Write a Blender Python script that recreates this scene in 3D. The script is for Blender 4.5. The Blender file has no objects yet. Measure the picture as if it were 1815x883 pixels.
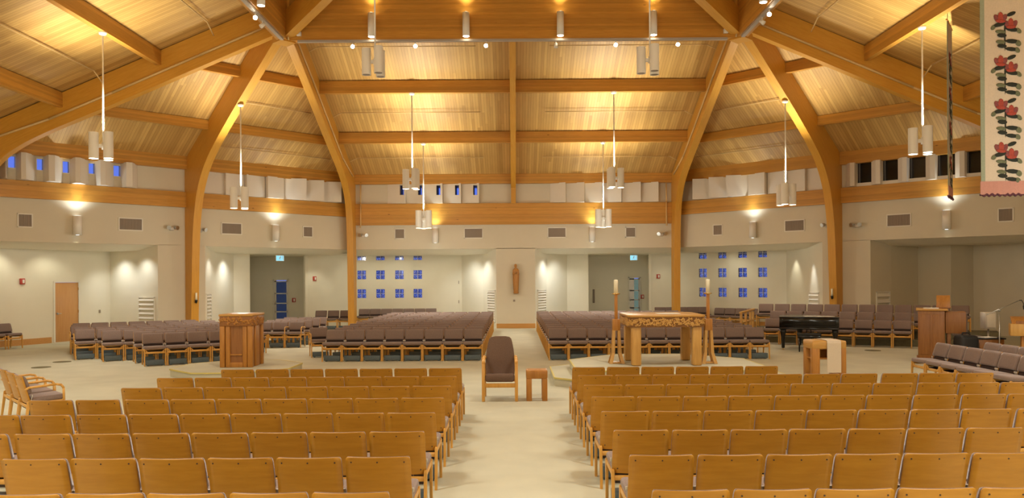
import bpy, bmesh, math, random
from mathutils import Vector, Matrix
random.seed(7)
R = math.radians
PI = math.pi
SC = bpy.context.scene
COL = SC.collection
F, CU, CV, CH, ROLL = 1400.0, 911.0, 493.0, 2.13, 0.0065

# ------------------------------------------------------------------ photo measurements -> metres
def unroll(u, v):
    return u - ROLL*(v-CV), v + ROLL*(u-CU)
def P(u, v, Y):
    a, b = unroll(u, v)
    return Vector(((a-CU)*Y/F, Y, CH-(b-CV)*Y/F))
def G(u, v, z=0.0):
    a, b = unroll(u, v)
    Y = F*(CH-z)/(b-CV)
    return Vector(((a-CU)*Y/F, Y, z))

# ------------------------------------------------------------------ materials
def mat(name):
    m = bpy.data.materials.new(name); m.use_nodes = True
    nt = m.node_tree
    b = nt.nodes['Principled BSDF']
    return m, nt, b
def N(nt, t, **kw):
    n = nt.nodes.new(t)
    for k, v in kw.items():
        setattr(n, k, v)
    return n
def L(nt, a, b):
    nt.links.new(a, b)
def plain(name, c, rough=0.5, metal=0.0, noise=0.0, scale=20.0, bump=0.0, spec=0.5):
    m, nt, b = mat(name)
    b.inputs['Roughness'].default_value = rough
    b.inputs['Metallic'].default_value = metal
    b.inputs['Specular IOR Level'].default_value = spec
    b.inputs['Base Color'].default_value = (*c, 1)
    if noise or bump:
        tc = N(nt, 'ShaderNodeTexCoord'); nz = N(nt, 'ShaderNodeTexNoise')
        nz.inputs['Scale'].default_value = scale; nz.inputs['Detail'].default_value = 4
        L(nt, tc.outputs['Object'], nz.inputs['Vector'])
        if noise:
            r = N(nt, 'ShaderNodeValToRGB')
            r.color_ramp.elements[0].position = 0.3; r.color_ramp.elements[1].position = 0.7
            r.color_ramp.elements[0].color = (*[x*(1-noise) for x in c], 1)
            r.color_ramp.elements[1].color = (*[min(1, x*(1+noise)) for x in c], 1)
            L(nt, nz.outputs['Fac'], r.inputs['Fac']); L(nt, r.outputs['Color'], b.inputs['Base Color'])
        if bump:
            bp = N(nt, 'ShaderNodeBump'); bp.inputs['Strength'].default_value = bump
            bp.inputs['Distance'].default_value = 0.01
            L(nt, nz.outputs['Fac'], bp.inputs['Height']); L(nt, bp.outputs['Normal'], b.inputs['Normal'])
    return m
def wood(name, c1, c2, scale=(0.6, 9, 9), rough=0.4, coord='Object', knots=False, lam=0.0, per_object=False):
    m, nt, b = mat(name)
    b.inputs['Roughness'].default_value = rough
    tc = N(nt, 'ShaderNodeTexCoord'); mp = N(nt, 'ShaderNodeMapping')
    mp.inputs['Scale'].default_value = scale
    L(nt, tc.outputs[coord], mp.inputs['Vector'])
    nz = N(nt, 'ShaderNodeTexNoise'); nz.inputs['Scale'].default_value = 3.0
    nz.inputs['Detail'].default_value = 6; nz.inputs['Roughness'].default_value = 0.6
    if per_object:
        oi = N(nt, 'ShaderNodeObjectInfo'); ad = N(nt, 'ShaderNodeVectorMath', operation='ADD')
        ml = N(nt, 'ShaderNodeMath', operation='MULTIPLY'); ml.inputs[1].default_value = 40
        L(nt, oi.outputs['Random'], ml.inputs[0]); L(nt, mp.outputs[0], ad.inputs[0]); L(nt, ml.outputs[0], ad.inputs[1])
        L(nt, ad.outputs[0], nz.inputs['Vector'])
    else:
        L(nt, mp.outputs['Vector'], nz.inputs['Vector'])
    r = N(nt, 'ShaderNodeValToRGB')
    r.color_ramp.elements[0].position = 0.3; r.color_ramp.elements[0].color = (*c1, 1)
    r.color_ramp.elements[1].position = 0.72; r.color_ramp.elements[1].color = (*c2, 1)
    L(nt, nz.outputs['Fac'], r.inputs['Fac'])
    out = r.outputs['Color']
    if lam:            # glued laminations: thin darker lines across V
        sp = N(nt, 'ShaderNodeSeparateXYZ'); L(nt, tc.outputs[coord], sp.inputs[0])
        d = N(nt, 'ShaderNodeMath', operation='DIVIDE'); d.inputs[1].default_value = lam
        L(nt, sp.outputs['Y'], d.inputs[0])
        fl = N(nt, 'ShaderNodeMath', operation='FLOOR'); L(nt, d.outputs[0], fl.inputs[0])
        wn = N(nt, 'ShaderNodeTexWhiteNoise', noise_dimensions='1D'); L(nt, fl.outputs[0], wn.inputs['W'])
        mr = N(nt, 'ShaderNodeMapRange'); mr.inputs['To Min'].default_value = 0.82; mr.inputs['To Max'].default_value = 1.08
        L(nt, wn.outputs['Value'], mr.inputs['Value'])
        mx = N(nt, 'ShaderNodeVectorMath', operation='SCALE')
        L(nt, out, mx.inputs[0]); L(nt, mr.outputs[0], mx.inputs['Scale']); out = mx.outputs[0]
    if knots:
        vo = N(nt, 'ShaderNodeTexVoronoi'); vo.inputs['Scale'].default_value = 1.0
        mp2 = N(nt, 'ShaderNodeMapping'); mp2.inputs['Scale'].default_value = (1.1, 3.0, 1)
        L(nt, tc.outputs[coord], mp2.inputs['Vector']); L(nt, mp2.outputs[0], vo.inputs['Vector'])
        kr = N(nt, 'ShaderNodeValToRGB')
        kr.color_ramp.elements[0].position = 0.02; kr.color_ramp.elements[0].color = (0.35, 0.28, 0.22, 1)
        kr.color_ramp.elements[1].position = 0.07; kr.color_ramp.elements[1].color = (1, 1, 1, 1)
        L(nt, vo.outputs['Distance'], kr.inputs['Fac'])
        mm = N(nt, 'ShaderNodeVectorMath', operation='MULTIPLY')
        L(nt, out, mm.inputs[0]); L(nt, kr.outputs['Color'], mm.inputs[1]); out = mm.outputs[0]
    L(nt, out, b.inputs['Base Color'])
    return m
def deck_mat(name, c1, c2, width):
    m, nt, b = mat(name)
    b.inputs['Roughness'].default_value = 0.55
    tc = N(nt, 'ShaderNodeTexCoord'); sp = N(nt, 'ShaderNodeSeparateXYZ')
    L(nt, tc.outputs['UV'], sp.inputs[0])
    d = N(nt, 'ShaderNodeMath', operation='DIVIDE'); d.inputs[1].default_value = width
    L(nt, sp.outputs['X'], d.inputs[0])
    fl = N(nt, 'ShaderNodeMath', operation='FLOOR'); L(nt, d.outputs[0], fl.inputs[0])
    # staggered board ends along the slope
    wn0 = N(nt, 'ShaderNodeTexWhiteNoise', noise_dimensions='1D'); L(nt, fl.outputs[0], wn0.inputs['W'])
    yy = N(nt, 'ShaderNodeMath', operation='MULTIPLY_ADD'); yy.inputs[1].default_value = 0.17
    L(nt, sp.outputs['Y'], yy.inputs[0]); L(nt, wn0.outputs['Value'], yy.inputs[2])
    fy = N(nt, 'ShaderNodeMath', operation='FLOOR'); L(nt, yy.outputs[0], fy.inputs[0])
    cb = N(nt, 'ShaderNodeCombineXYZ'); L(nt, fl.outputs[0], cb.inputs[0]); L(nt, fy.outputs[0], cb.inputs[1])
    wn = N(nt, 'ShaderNodeTexWhiteNoise', noise_dimensions='2D'); L(nt, cb.outputs[0], wn.inputs['Vector'])
    mp = N(nt, 'ShaderNodeMapping'); mp.inputs['Scale'].default_value = (14, 0.7, 1)
    L(nt, tc.outputs['UV'], mp.inputs['Vector'])
    nz = N(nt, 'ShaderNodeTexNoise'); nz.inputs['Scale'].default_value = 2; nz.inputs['Detail'].default_value = 4
    L(nt, mp.outputs[0], nz.inputs['Vector'])
    ad = N(nt, 'ShaderNodeMath', operation='MULTIPLY_ADD'); ad.inputs[1].default_value = 0.55
    L(nt, wn.outputs['Value'], ad.inputs[0])
    hf = N(nt, 'ShaderNodeMath', operation='MULTIPLY'); hf.inputs[1].default_value = 0.55
    L(nt, nz.outputs['Fac'], hf.inputs[0]); L(nt, hf.outputs[0], ad.inputs[2])
    r = N(nt, 'ShaderNodeValToRGB')
    r.color_ramp.elements[0].position = 0.2; r.color_ramp.elements[0].color = (*c1, 1)
    r.color_ramp.elements[1].position = 0.85; r.color_ramp.elements[1].color = (*c2, 1)
    L(nt, ad.outputs[0], r.inputs['Fac'])
    fr = N(nt, 'ShaderNodeMath', operation='FRACT'); L(nt, d.outputs[0], fr.inputs[0])
    lt = N(nt, 'ShaderNodeMath', operation='LESS_THAN'); lt.inputs[1].default_value = 0.08
    L(nt, fr.outputs[0], lt.inputs[0])
    mx = N(nt, 'ShaderNodeMixRGB', blend_type='MULTIPLY'); mx.inputs['Color2'].default_value = (0.55, 0.45, 0.35, 1)
    L(nt, lt.outputs[0], mx.inputs['Fac']); L(nt, r.outputs['Color'], mx.inputs['Color1'])
    L(nt, mx.outputs[0], b.inputs['Base Color'])
    return m
def emit(name, c, s):
    m = bpy.data.materials.new(name); m.use_nodes = True; nt = m.node_tree
    nt.nodes.clear(); o = N(nt, 'ShaderNodeOutputMaterial'); e = N(nt, 'ShaderNodeEmission')
    e.inputs['Color'].default_value = (*c, 1); e.inputs['Strength'].default_value = s
    L(nt, e.outputs[0], o.inputs['Surface']); return m
def glass_mat(name, tint, pattern=False, gloss=.05):
    m = bpy.data.materials.new(name); m.use_nodes = True; nt = m.node_tree
    nt.nodes.clear(); o = N(nt, 'ShaderNodeOutputMaterial')
    t = N(nt, 'ShaderNodeBsdfTransparent'); t.inputs['Color'].default_value = (*tint, 1)
    g = N(nt, 'ShaderNodeBsdfGlossy'); g.inputs['Roughness'].default_value = 0.08
    mx = N(nt, 'ShaderNodeMixShader'); mx.inputs[0].default_value = gloss
    if pattern:
        tc = N(nt, 'ShaderNodeTexCoord'); nz = N(nt, 'ShaderNodeTexNoise')
        nz.inputs['Scale'].default_value = 26; nz.inputs['Detail'].default_value = 1
        L(nt, tc.outputs['Object'], nz.inputs['Vector'])
        r = N(nt, 'ShaderNodeValToRGB')
        r.color_ramp.elements[0].position = 0.42; r.color_ramp.elements[0].color = (0.3, 0.3, 0.38, 1)
        r.color_ramp.elements[1].position = 0.62; r.color_ramp.elements[1].color = (*tint, 1)
        L(nt, nz.outputs['Fac'], r.inputs['Fac']); L(nt, r.outputs['Color'], t.inputs['Color'])
    L(nt, t.outputs[0], mx.inputs[1]); L(nt, g.outputs[0], mx.inputs[2]); L(nt, mx.outputs[0], o.inputs['Surface'])
    return m

M = {}
M['deck'] = deck_mat('deck boards', (0.44, 0.245, 0.06), (0.62, 0.375, 0.11), 0.10)
M['glulam'] = wood('laminated timber', (0.50, 0.225, 0.028), (0.62, 0.305, 0.05), (0.7, 14, 1), 0.42, 'UV', True, 0.06)
M['arch'] = wood('arch timber', (0.58, 0.27, 0.025), (0.67, 0.34, 0.045), (0.6, 8, 1), 0.42, 'UV')
M['ply'] = wood('chair back plywood', (0.44, 0.195, 0.014), (0.53, 0.252, 0.024), (1.2, 1.2, 9), 0.38, 'Object', per_object=True)
M['beech'] = wood('pale chair frame wood', (0.60, 0.30, 0.055), (0.72, 0.39, 0.09), (6, 6, 1.2), 0.35)
M['furniture'] = wood('oiled altar wood', (0.36, 0.14, 0.018), (0.50, 0.225, 0.04), (7, 7, 0.8), 0.4)
M['furniture_light'] = wood('lighter altar wood', (0.50, 0.26, 0.06), (0.62, 0.36, 0.10), (7, 7, 0.8), 0.4)
M['furniture_top'] = wood('table top wood', (0.48, 0.24, 0.05), (0.6, 0.33, 0.085), (0.9, 9, 9), 0.35)
M['organ'] = wood('organ walnut', (0.24, 0.09, 0.02), (0.33, 0.14, 0.035), (9, 9, 0.7), 0.4)
M['door'] = wood('veneer door', (0.58, 0.29, 0.1), (0.66, 0.36, 0.14), (9, 9, 0.5), 0.4)
M['trimwood'] = wood('baseboard oak', (0.52, 0.25, 0.06), (0.6, 0.31, 0.09), (0.6, 9, 9), 0.4)
M['statue'] = wood('carved limewood', (0.40, 0.17, 0.035), (0.52, 0.25, 0.06), (8, 8, 1), 0.45)
M['fabric'] = plain('mauve upholstery', (0.235, 0.172, 0.148), 0.9, 0, 0.12, 90, 0.25, 0.2)
M['recess_shade'] = plain('painted recess shade', (0.055, 0.034, 0.028), 0.9, 0, 0.1, 90, 0.2, 0.2)  # shade of the recess under the back cushion, put into the colour
M['armfabric'] = plain('brown armchair upholstery', (0.15, 0.095, 0.07), 0.9, 0, 0.1, 80, 0.2, 0.2)
for k_ in ('fabric',):
    b_ = M[k_].node_tree.nodes['Principled BSDF']; b_.inputs['Sheen Weight'].default_value = .45; b_.inputs['Sheen Roughness'].default_value = .35; b_.inputs['Sheen Tint'].default_value = (1, .92, .95, 1)
M['kneeler'] = plain('slate vinyl', (0.095, 0.13, 0.15), 0.5, 0, 0.08, 30)
M['rack'] = plain('dark rack', (0.05, 0.025, 0.015), 0.6)
M['screw'] = plain('dark screw', (0.05, 0.03, 0.02), 0.5)
M['bracket'] = plain('pale metal bracket', (0.6, 0.55, 0.48), 0.4, 0.3)
M['carpet'] = plain('beige carpet', (0.54, 0.52, 0.40), 0.95, 0, 0.07, 1.3, 0.0, 0.1)
M['nosing'] = plain('yellow step nosing', (0.6, 0.5, 0.16), 0.6)
M['wall'] = plain('warm white wall', (0.64, 0.575, 0.435), 0.75, 0, 0.015, 2.0)
M['alcove'] = plain('cream alcove paint', (0.79, 0.745, 0.61), 0.75, 0, 0.015, 2.0)
M['soffit'] = plain('white soffit paint', (0.86, 0.82, 0.70), 0.8)
M['frieze'] = plain('dark carving ground', (0.20, 0.085, 0.018), 0.6)  # ground darker than the relief so the carving stands out
M['panelwhite'] = plain('white panel paint', (0.72, 0.65, 0.54), 0.7, 0, 0.015, 3)
M['white'] = plain('white metal', (0.82, 0.78, 0.70), 0.3)
M['whitepaint'] = plain('white paint frame', (0.78, 0.74, 0.64), 0.5)
M['trackgrey'] = plain('pale grey track', (0.42, 0.37, 0.32), 0.4)
M['grille'] = plain('taupe grille', (0.28, 0.22, 0.165), 0.6)
M['black'] = plain('black lacquer', (0.006, 0.005, 0.005), 0.12)
M['dark'] = plain('matt black', (0.012, 0.011, 0.011), 0.6)
M['pianotop'] = plain('piano lid lacquer', (0.012, 0.010, 0.009), 0.18)
M['brass'] = plain('brass', (0.7, 0.5, 0.2), 0.25, 1)
M['steel'] = plain('brushed steel', (0.55, 0.55, 0.53), 0.35, 1)
M['wax'] = plain('candle wax', (0.85, 0.80, 0.62), 0.5)
M['linen'] = plain('cream linen', (0.66, 0.55, 0.42), 0.9, 0, 0.05, 60)
M['paper'] = plain('paper', (0.85, 0.82, 0.75), 0.8)
M['red'] = plain('red alarm plastic', (0.45, 0.05, 0.03), 0.4)
M['olive'] = plain('riser carpet face', (0.17, 0.15, 0.085), 0.95, 0, 0.1, 20)
M['pipe'] = plain('painted conduit', (0.68, 0.47, 0.20), 0.5)
M['jamb'] = plain('dark bronze jamb', (0.05, 0.035, 0.03), 0.5)
M['blackout'] = plain('blackout dark', (0.02, 0.009, 0.007), 0.9)
M['banner'] = plain('natural linen banner', (0.60, 0.50, 0.39), 0.9, 0, 0.05, 40, 0.15)
M['sage'] = plain('sage border cloth', (0.30, 0.33, 0.24), 0.9, 0, 0.06, 40)
M['pink'] = plain('dusty pink cloth', (0.50, 0.24, 0.19), 0.9, 0, 0.06, 40)
M['fringe'] = plain('maroon fringe', (0.10, 0.03, 0.045), 0.9)
M['bloom'] = plain('red bloom cloth', (0.36, 0.06, 0.04), 0.9, 0, 0.2, 30)
M['bloom2'] = plain('rose bloom cloth', (0.22, 0.06, 0.06), 0.9, 0, 0.2, 30)
M['leaf'] = plain('grey green leaf cloth', (0.14, 0.15, 0.085), 0.9, 0, 0.2, 30)
M['leafdark'] = plain('near black leaf cloth', (0.022, 0.025, 0.018), 0.9)
M['glass'] = glass_mat('clear pane', (0.9, 0.93, 1.0), False, .02)
M['doorglass'] = glass_mat('tinted door pane', (0.32, 0.33, 0.28), False, .05)
M['tealglass'] = glass_mat('teal door pane', (0.9, 0.85, 0.42), False, .05)
M['block'] = glass_mat('glass block', (1.0, 1.0, 1.0), True)
M['bulb'] = emit('lamp lens', (1, 0.86, 0.62), 14)
M['glow'] = emit('wall lamp lens', (0.95, 1, 0.95), 2.5)
M['spot'] = emit('spot lamp lens', (1, 0.9, 0.72), 60)
M['exit'] = emit('lit sign face', (0.3, 0.75, 0.95), 1.0)

# ------------------------------------------------------------------ mesh builder
class MB:
    def __init__(s):
        s.bm = bmesh.new(); s.uv = s.bm.loops.layers.uv.new('UVMap'); s.mi = 0
    def face(s, pts, uvs=None):
        vs = [s.bm.verts.new(p) for p in pts]
        f = s.bm.faces.new(vs); f.material_index = s.mi
        if uvs:
            for l, q in zip(f.loops, uvs): l[s.uv].uv = q
        return f
    def box(s, c, size, rot=None, bev=0.0, seg=2):
        hx, hy, hz = size[0]/2, size[1]/2, size[2]/2
        t = bmesh.new(); vs = [t.verts.new((x, y, z)) for x in (-hx, hx) for y in (-hy, hy) for z in (-hz, hz)]
        for q in ((0,1,3,2),(4,6,7,5),(0,4,5,1),(2,3,7,6),(0,2,6,4),(1,5,7,3)):
            t.faces.new([vs[i] for i in q])
        if bev:
            bmesh.ops.bevel(t, geom=t.edges[:], offset=min(bev, 0.49*min(size)), segments=seg, affect='EDGES', profile=0.5)
        s.merge(t, Matrix.Translation(c) @ (rot.to_4x4() if rot is not None else Matrix.Identity(4)), smooth=bool(bev))
        return s
    def box2(s, a, b, bev=0.0, seg=2):
        return s.box([(a[i]+b[i])/2 for i in range(3)], [abs(b[i]-a[i]) for i in range(3)], None, bev, seg)
    def merge(s, t, mx, smooth=False):
        mp = {}
        bmesh.ops.recalc_face_normals(t, faces=t.faces[:])
        for v in t.verts: mp[v] = s.bm.verts.new(mx @ v.co)
        for f in t.faces:
            g = s.bm.faces.new([mp[v] for v in f.verts]); g.material_index = s.mi; g.smooth = smooth
        t.free()
    def bar(s, a, b, w, h, bev=0.0, up=Vector((0, 0, 1))):
        a, b = Vector(a), Vector(b); d = b-a; x = d.normalized()
        if abs(x.dot(up)) > 0.95: up = Vector((0, 1, 0))
        y = up.cross(x).normalized(); z = x.cross(y)
        r = Matrix((x, y, z)).transposed()
        return s.box((a+b)/2, (d.length, w, h), r, bev)
    def beam(s, a, b, w, h, up=Vector((0, 0, 1))):
        """beam with UV along its length; a, b are its top centre ends"""
        a, b = Vector(a), Vector(b); d = b-a; n = d.length; x = d/n
        y = up.cross(x).normalized(); o = random.uniform(0, 40)
        Y = y*w/2; Z = Vector((0, 0, -h))
        q = lambda p, sy, sz: p + Y*sy + Z*sz
        for (c1, c2, hh, v0) in (((1,0),(1,1),h,0),((1,1),(-1,1),w,h),((-1,1),(-1,0),h,h+w),((-1,0),(1,0),w,2*h+w)):
            pts = [q(a,*c1), q(b,*c1), q(b,*c2), q(a,*c2)]
            s.face(pts, [(o, v0+o), (o+n, v0+o), (o+n, v0+hh+o), (o, v0+hh+o)])
        for p in (a, b):
            s.face([q(p,1,0), q(p,1,1), q(p,-1,1), q(p,-1,0)], [(o,o),(o,o+h),(o+.1,o+h),(o+.1,o)])
        return s
    def prism(s, poly, z0, z1, bev=0.0):
        t = bmesh.new()
        lo = [t.verts.new((p[0], p[1], z0)) for p in poly]; hi = [t.verts.new((p[0], p[1], z1)) for p in poly]
        t.faces.new(lo[::-1]); t.faces.new(hi)
        for i in range(len(poly)):
            j = (i+1) % len(poly); t.faces.new((lo[i], lo[j], hi[j], hi[i]))
        if bev: bmesh.ops.bevel(t, geom=t.edges[:], offset=bev, segments=2, affect='EDGES', profile=0.5)
        s.merge(t, Matrix.Identity(4), bool(bev)); return s
    def cyl(s, a, b, r, n=20, r2=None, cap=True):
        a, b = Vector(a), Vector(b); d = (b-a).normalized()
        x = d.orthogonal().normalized(); y = d.cross(x); r2 = r if r2 is None else r2
        t = bmesh.new()
        A = [t.verts.new(a+(x*math.cos(2*PI*i/n)+y*math.sin(2*PI*i/n))*r) for i in range(n)]
        B = [t.verts.new(b+(x*math.cos(2*PI*i/n)+y*math.sin(2*PI*i/n))*r2) for i in range(n)]
        for i in range(n):
            j = (i+1) % n; t.faces.new((A[i], A[j], B[j], B[i])).smooth = True
        if cap: t.faces.new(A[::-1]); t.faces.new(B)
        mp = {}
        bmesh.ops.recalc_face_normals(t, faces=t.faces[:])
        for v in t.verts: mp[v] = s.bm.verts.new(v.co)
        for f in t.faces:
            g = s.bm.faces.new([mp[v] for v in f.verts]); g.material_index = s.mi; g.smooth = len(f.verts) == 4
        t.free(); return s
    def tube(s, pts, r, n=8):
        for a, b in zip(pts, pts[1:]): s.cyl(a, b, r, n)
        for p in pts[1:-1]: s.ball(p, (r, r, r), 6, 4)
        return s
    def ball(s, c, rad, nu=12, nv=8, rot=None):
        t = bmesh.new(); bmesh.ops.create_uvsphere(t, u_segments=nu, v_segments=nv, radius=1)
        mx = Matrix.Translation(c) @ (rot.to_4x4() if rot is not None else Matrix.Identity(4)) @ Matrix.Diagonal((*rad, 1))
        s.merge(t, mx, True); return s
    def lathe(s, prof, c=(0, 0, 0), n=24):
        t = bmesh.new(); rings = []
        for r, z in prof:
            rings.append([t.verts.new((c[0]+r*math.cos(2*PI*i/n), c[1]+r*math.sin(2*PI*i/n), c[2]+z)) for i in range(n)])
        for a, b in zip(rings, rings[1:]):
            for i in range(n):
                j = (i+1) % n; t.faces.new((a[i], a[j], b[j], b[i]))
        t.faces.new(rings[0][::-1]); t.faces.new(rings[-1])
        s.merge(t, Matrix.Identity(4), True); return s
    def loft(s, rings, cap=True, smooth=True):
        t = bmesh.new(); rr = [[t.verts.new(p) for p in r] for r in rings]; n = len(rr[0])
        for a, b in zip(rr, rr[1:]):
            for i in range(n):
                j = (i+1) % n; t.faces.new((a[i], a[j], b[j], b[i]))
        if cap: t.faces.new(rr[0][::-1]); t.faces.new(rr[-1])
        s.merge(t, Matrix.Identity(4), smooth); return s
    def mesh(s, name, mats):
        me = bpy.data.meshes.new(name); s.bm.to_mesh(me); s.bm.free()
        for m in (mats if isinstance(mats, (list, tuple)) else [mats]): me.materials.append(m)
        return me
    def obj(s, name, mats, parent=None, loc=None, rot=0):
        o = bpy.data.objects.new(name, s.mesh(name, mats)); COL.objects.link(o)
        if parent: o.parent = parent
        if loc is not None: o.location = loc
        o.rotation_euler.z = rot
        return o
def tag(o, label, cat, group=None, kind=None):
    o['label'] = label; o['category'] = cat
    if group: o['group'] = group
    if kind: o['kind'] = kind
    return o
def thing(name, label, cat, loc=(0, 0, 0), rot=0, group=None):
    o = bpy.data.objects.new(name, None); COL.objects.link(o); o.empty_display_size = 0.1
    o.location = loc; o.rotation_euler.z = rot
    return tag(o, label, cat, group)
def struct(o):
    o['kind'] = 'structure'; return o
TR = [0]
def trim(mb, m):
    TR[0] += 1
    return struct(mb.obj('trim_%d' % TR[0], m))
def dup(root, label=None):
    r = root.copy(); COL.objects.link(r)
    if label: r['label'] = label
    for ch in root.children:
        c = ch.copy(); COL.objects.link(c); c.parent = r
        for g in ch.children:
            d = g.copy(); COL.objects.link(d); d.parent = c
    return r
ORD = ['zeroth','first','second','third','fourth','fifth','sixth','seventh','eighth','ninth','tenth','eleventh','twelfth','thirteenth','fourteenth']

def spot(loc, tgt, power, col, ang=60, blend=0.6, size=0.08):
    l = bpy.data.lights.new('lamp', 'SPOT'); l.energy = power*.42; l.color = col
    l.spot_size = R(ang); l.spot_blend = blend; l.shadow_soft_size = size
    o = bpy.data.objects.new('lamp', l); COL.objects.link(o); o.location = loc
    o.rotation_euler = (Vector(tgt)-Vector(loc)).to_track_quat('-Z', 'Y').to_euler()
    return o
WARM = (1.0, 0.95, 0.78); SOFT = (1.0, 0.985, 0.87); CREAM = (1.0, 0.95, 0.74); COOL = (0.97, 1.0, 0.97)

# ================================================================== room shell
XN, YN = 6.9, 33.5                       # far wall corner
NODE = (6.85, 23.7)
ZR, ZN, ZE = 9.26, 10.56, 6.53           # ring underside, ring deck height, eave height
# facets seen: origin of x axis, rotation (x runs to the right as seen from the room, y runs out of it)
FAC = {'n': (Vector((0, YN, 0)), 0.0), 'nw': (Vector((-6.9, 33.5, 0)), R(45)), 'ne': (Vector((6.9, 33.5, 0)), R(-45))}
def fpt(fac, u, v, off=0.0):
    """(s, z) on a facet plane for a photo pixel; off = metres behind the facet"""
    o, a = FAC[fac]; n = Vector((-math.sin(a), math.cos(a), 0)); x = Vector((math.cos(a), math.sin(a), 0))
    uu, vv = unroll(u, v)
    d = Vector(((uu-CU)/F, 1, -(vv-CV)/F)); c = Vector((0, 0, CH))
    t = ((o+n*off)-c).dot(n)/d.dot(n); p = c+d*t
    return (p-o).dot(x), p.z
def fworld(fac, s, z, off=0.0):
    o, a = FAC[fac]; n = Vector((-math.sin(a), math.cos(a), 0)); x = Vector((math.cos(a), math.sin(a), 0))
    p = o+x*s+n*off; return Vector((p.x, p.y, z))

def wall_seg(mb, p0, p1, z0, z1, holes=(), t=0.15):
    """wall from p0 to p1 (plan), thick to its left-hand side, with rectangular holes (s0,s1,z0,z1)"""
    p0, p1 = Vector((*p0, 0)), Vector((*p1, 0)); d = p1-p0; n = d.length; x = d/n; y = Vector((-x.y, x.x, 0))
    ss = sorted({0, n, *[h[0] for h in holes], *[h[1] for h in holes]}); ss = [q for q in ss if 0 <= q <= n]
    zs = sorted({z0, z1, *[h[2] for h in holes], *[h[3] for h in holes]}); zs = [q for q in zs if z0 <= q <= z1]
    rot = Matrix((x, y, Vector((0, 0, 1)))).transposed()
    for a, b in zip(ss, ss[1:]):
        run = None
        for c, e in zip(zs, zs[1:]):
            m = ((a+b)/2, (c+e)/2)
            inside = any(h[0] < m[0] < h[1] and h[2] < m[1] < h[3] for h in holes)
            if not inside: run = (run[0], e) if run else (c, e)
            if inside and run:
                mb.box(p0+x*(a+b)/2+y*t/2+Vector((0, 0, sum(run)/2)), (b-a, t, run[1]-run[0]), rot); run = None
        if run: mb.box(p0+x*(a+b)/2+y*t/2+Vector((0, 0, sum(run)/2)), (b-a, t, run[1]-run[0]), rot)

# floor
fb = MB()
fb.box2((-22, -3.5, -0.2), (22, 42, 0))
struct(fb.obj('floor', M['carpet']))

# roof deck: eight facets plus the lantern roof
cb = MB()
Zs = 5.54
W_, S_ = 16.66, -2.0
def facet(a, b, c, d=None):
    """eave a->b, ridge c(->d)"""
    a, b, c = Vector(a), Vector(b), Vector(c); ex = (b-a).normalized()
    nn = ex.cross(c-a).normalized(); up = nn.cross(ex)
    if d: nn = ex.cross(Vector(d)-a).normalized(); up = nn.cross(ex)
    pts = [a, b] + ([Vector(d), c] if d else [c])
    cb.face(pts, [((p-a).dot(ex)+50, (p-a).dot(up)+20) for p in pts])
nx, ny = NODE; ny2 = 9.98
facet((-6.95, 33.85, 6.30), (6.95, 33.85, 6.30), (-nx, ny, ZN), (nx, ny, ZN))                 # far
facet((-17.05, 23.7, 6.30), (-6.95, 33.85, 6.30), (-nx, ny, ZN))                             # far left diagonal
facet((6.95, 33.85, 6.30), (17.05, 23.7, 6.30), (nx, ny, ZN))
facet((-17.05, ny2, 6.30), (-17.05, 23.7, 6.30), (-nx, ny2, ZN), (-nx, ny, ZN))
facet((17.05, 23.7, 6.30), (17.05, ny2, 6.30), (nx, ny, ZN), (nx, ny2, ZN))
facet((6.95, S_-.3, 5.4), (-6.95, S_-.3, 5.4), (nx, ny2, ZN), (-nx, ny2, ZN))
facet((-6.95, S_-.3, 5.4), (-17.05, ny2, 6.30), (-nx, ny2, ZN))
facet((17.05, ny2, 6.30), (6.95, S_-.3, 5.4), (nx, ny2, ZN))
top = (0, 16.84, 12.9)
for a, b in (((-nx, ny, ZN), (nx, ny, ZN)), ((nx, ny, ZN), (nx, ny2, ZN)), ((nx, ny2, ZN), (-nx, ny2, ZN)), ((-nx, ny2, ZN), (-nx, ny, ZN))):
    facet(a, b, top)
struct(cb.obj('ceiling', M['deck']))

# off-frame walls that close the room
wb = MB(); wall_seg(wb, (16.66, 24.2), (16.66, 9.5), 0, 7.0); struct(wb.obj('wall_east', M['wall']))
wb = MB(); wall_seg(wb, (-16.66, 9.5), (-16.66, 24.2), 0, 7.0); struct(wb.obj('wall_west', M['wall']))
wb = MB(); wall_seg(wb, (-6.7, S_), (-16.8, 10.1), 0, 7.0); struct(wb.obj('wall_southwest', M['wall']))
wb = MB(); wall_seg(wb, (16.8, 10.1), (6.7, S_), 0, 7.0); struct(wb.obj('wall_southeast', M['wall']))
wb = MB(); wall_seg(wb, (7.1, S_), (-7.1, S_), 0, 6.2); struct(wb.obj('wall_south', M['wall']))

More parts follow.
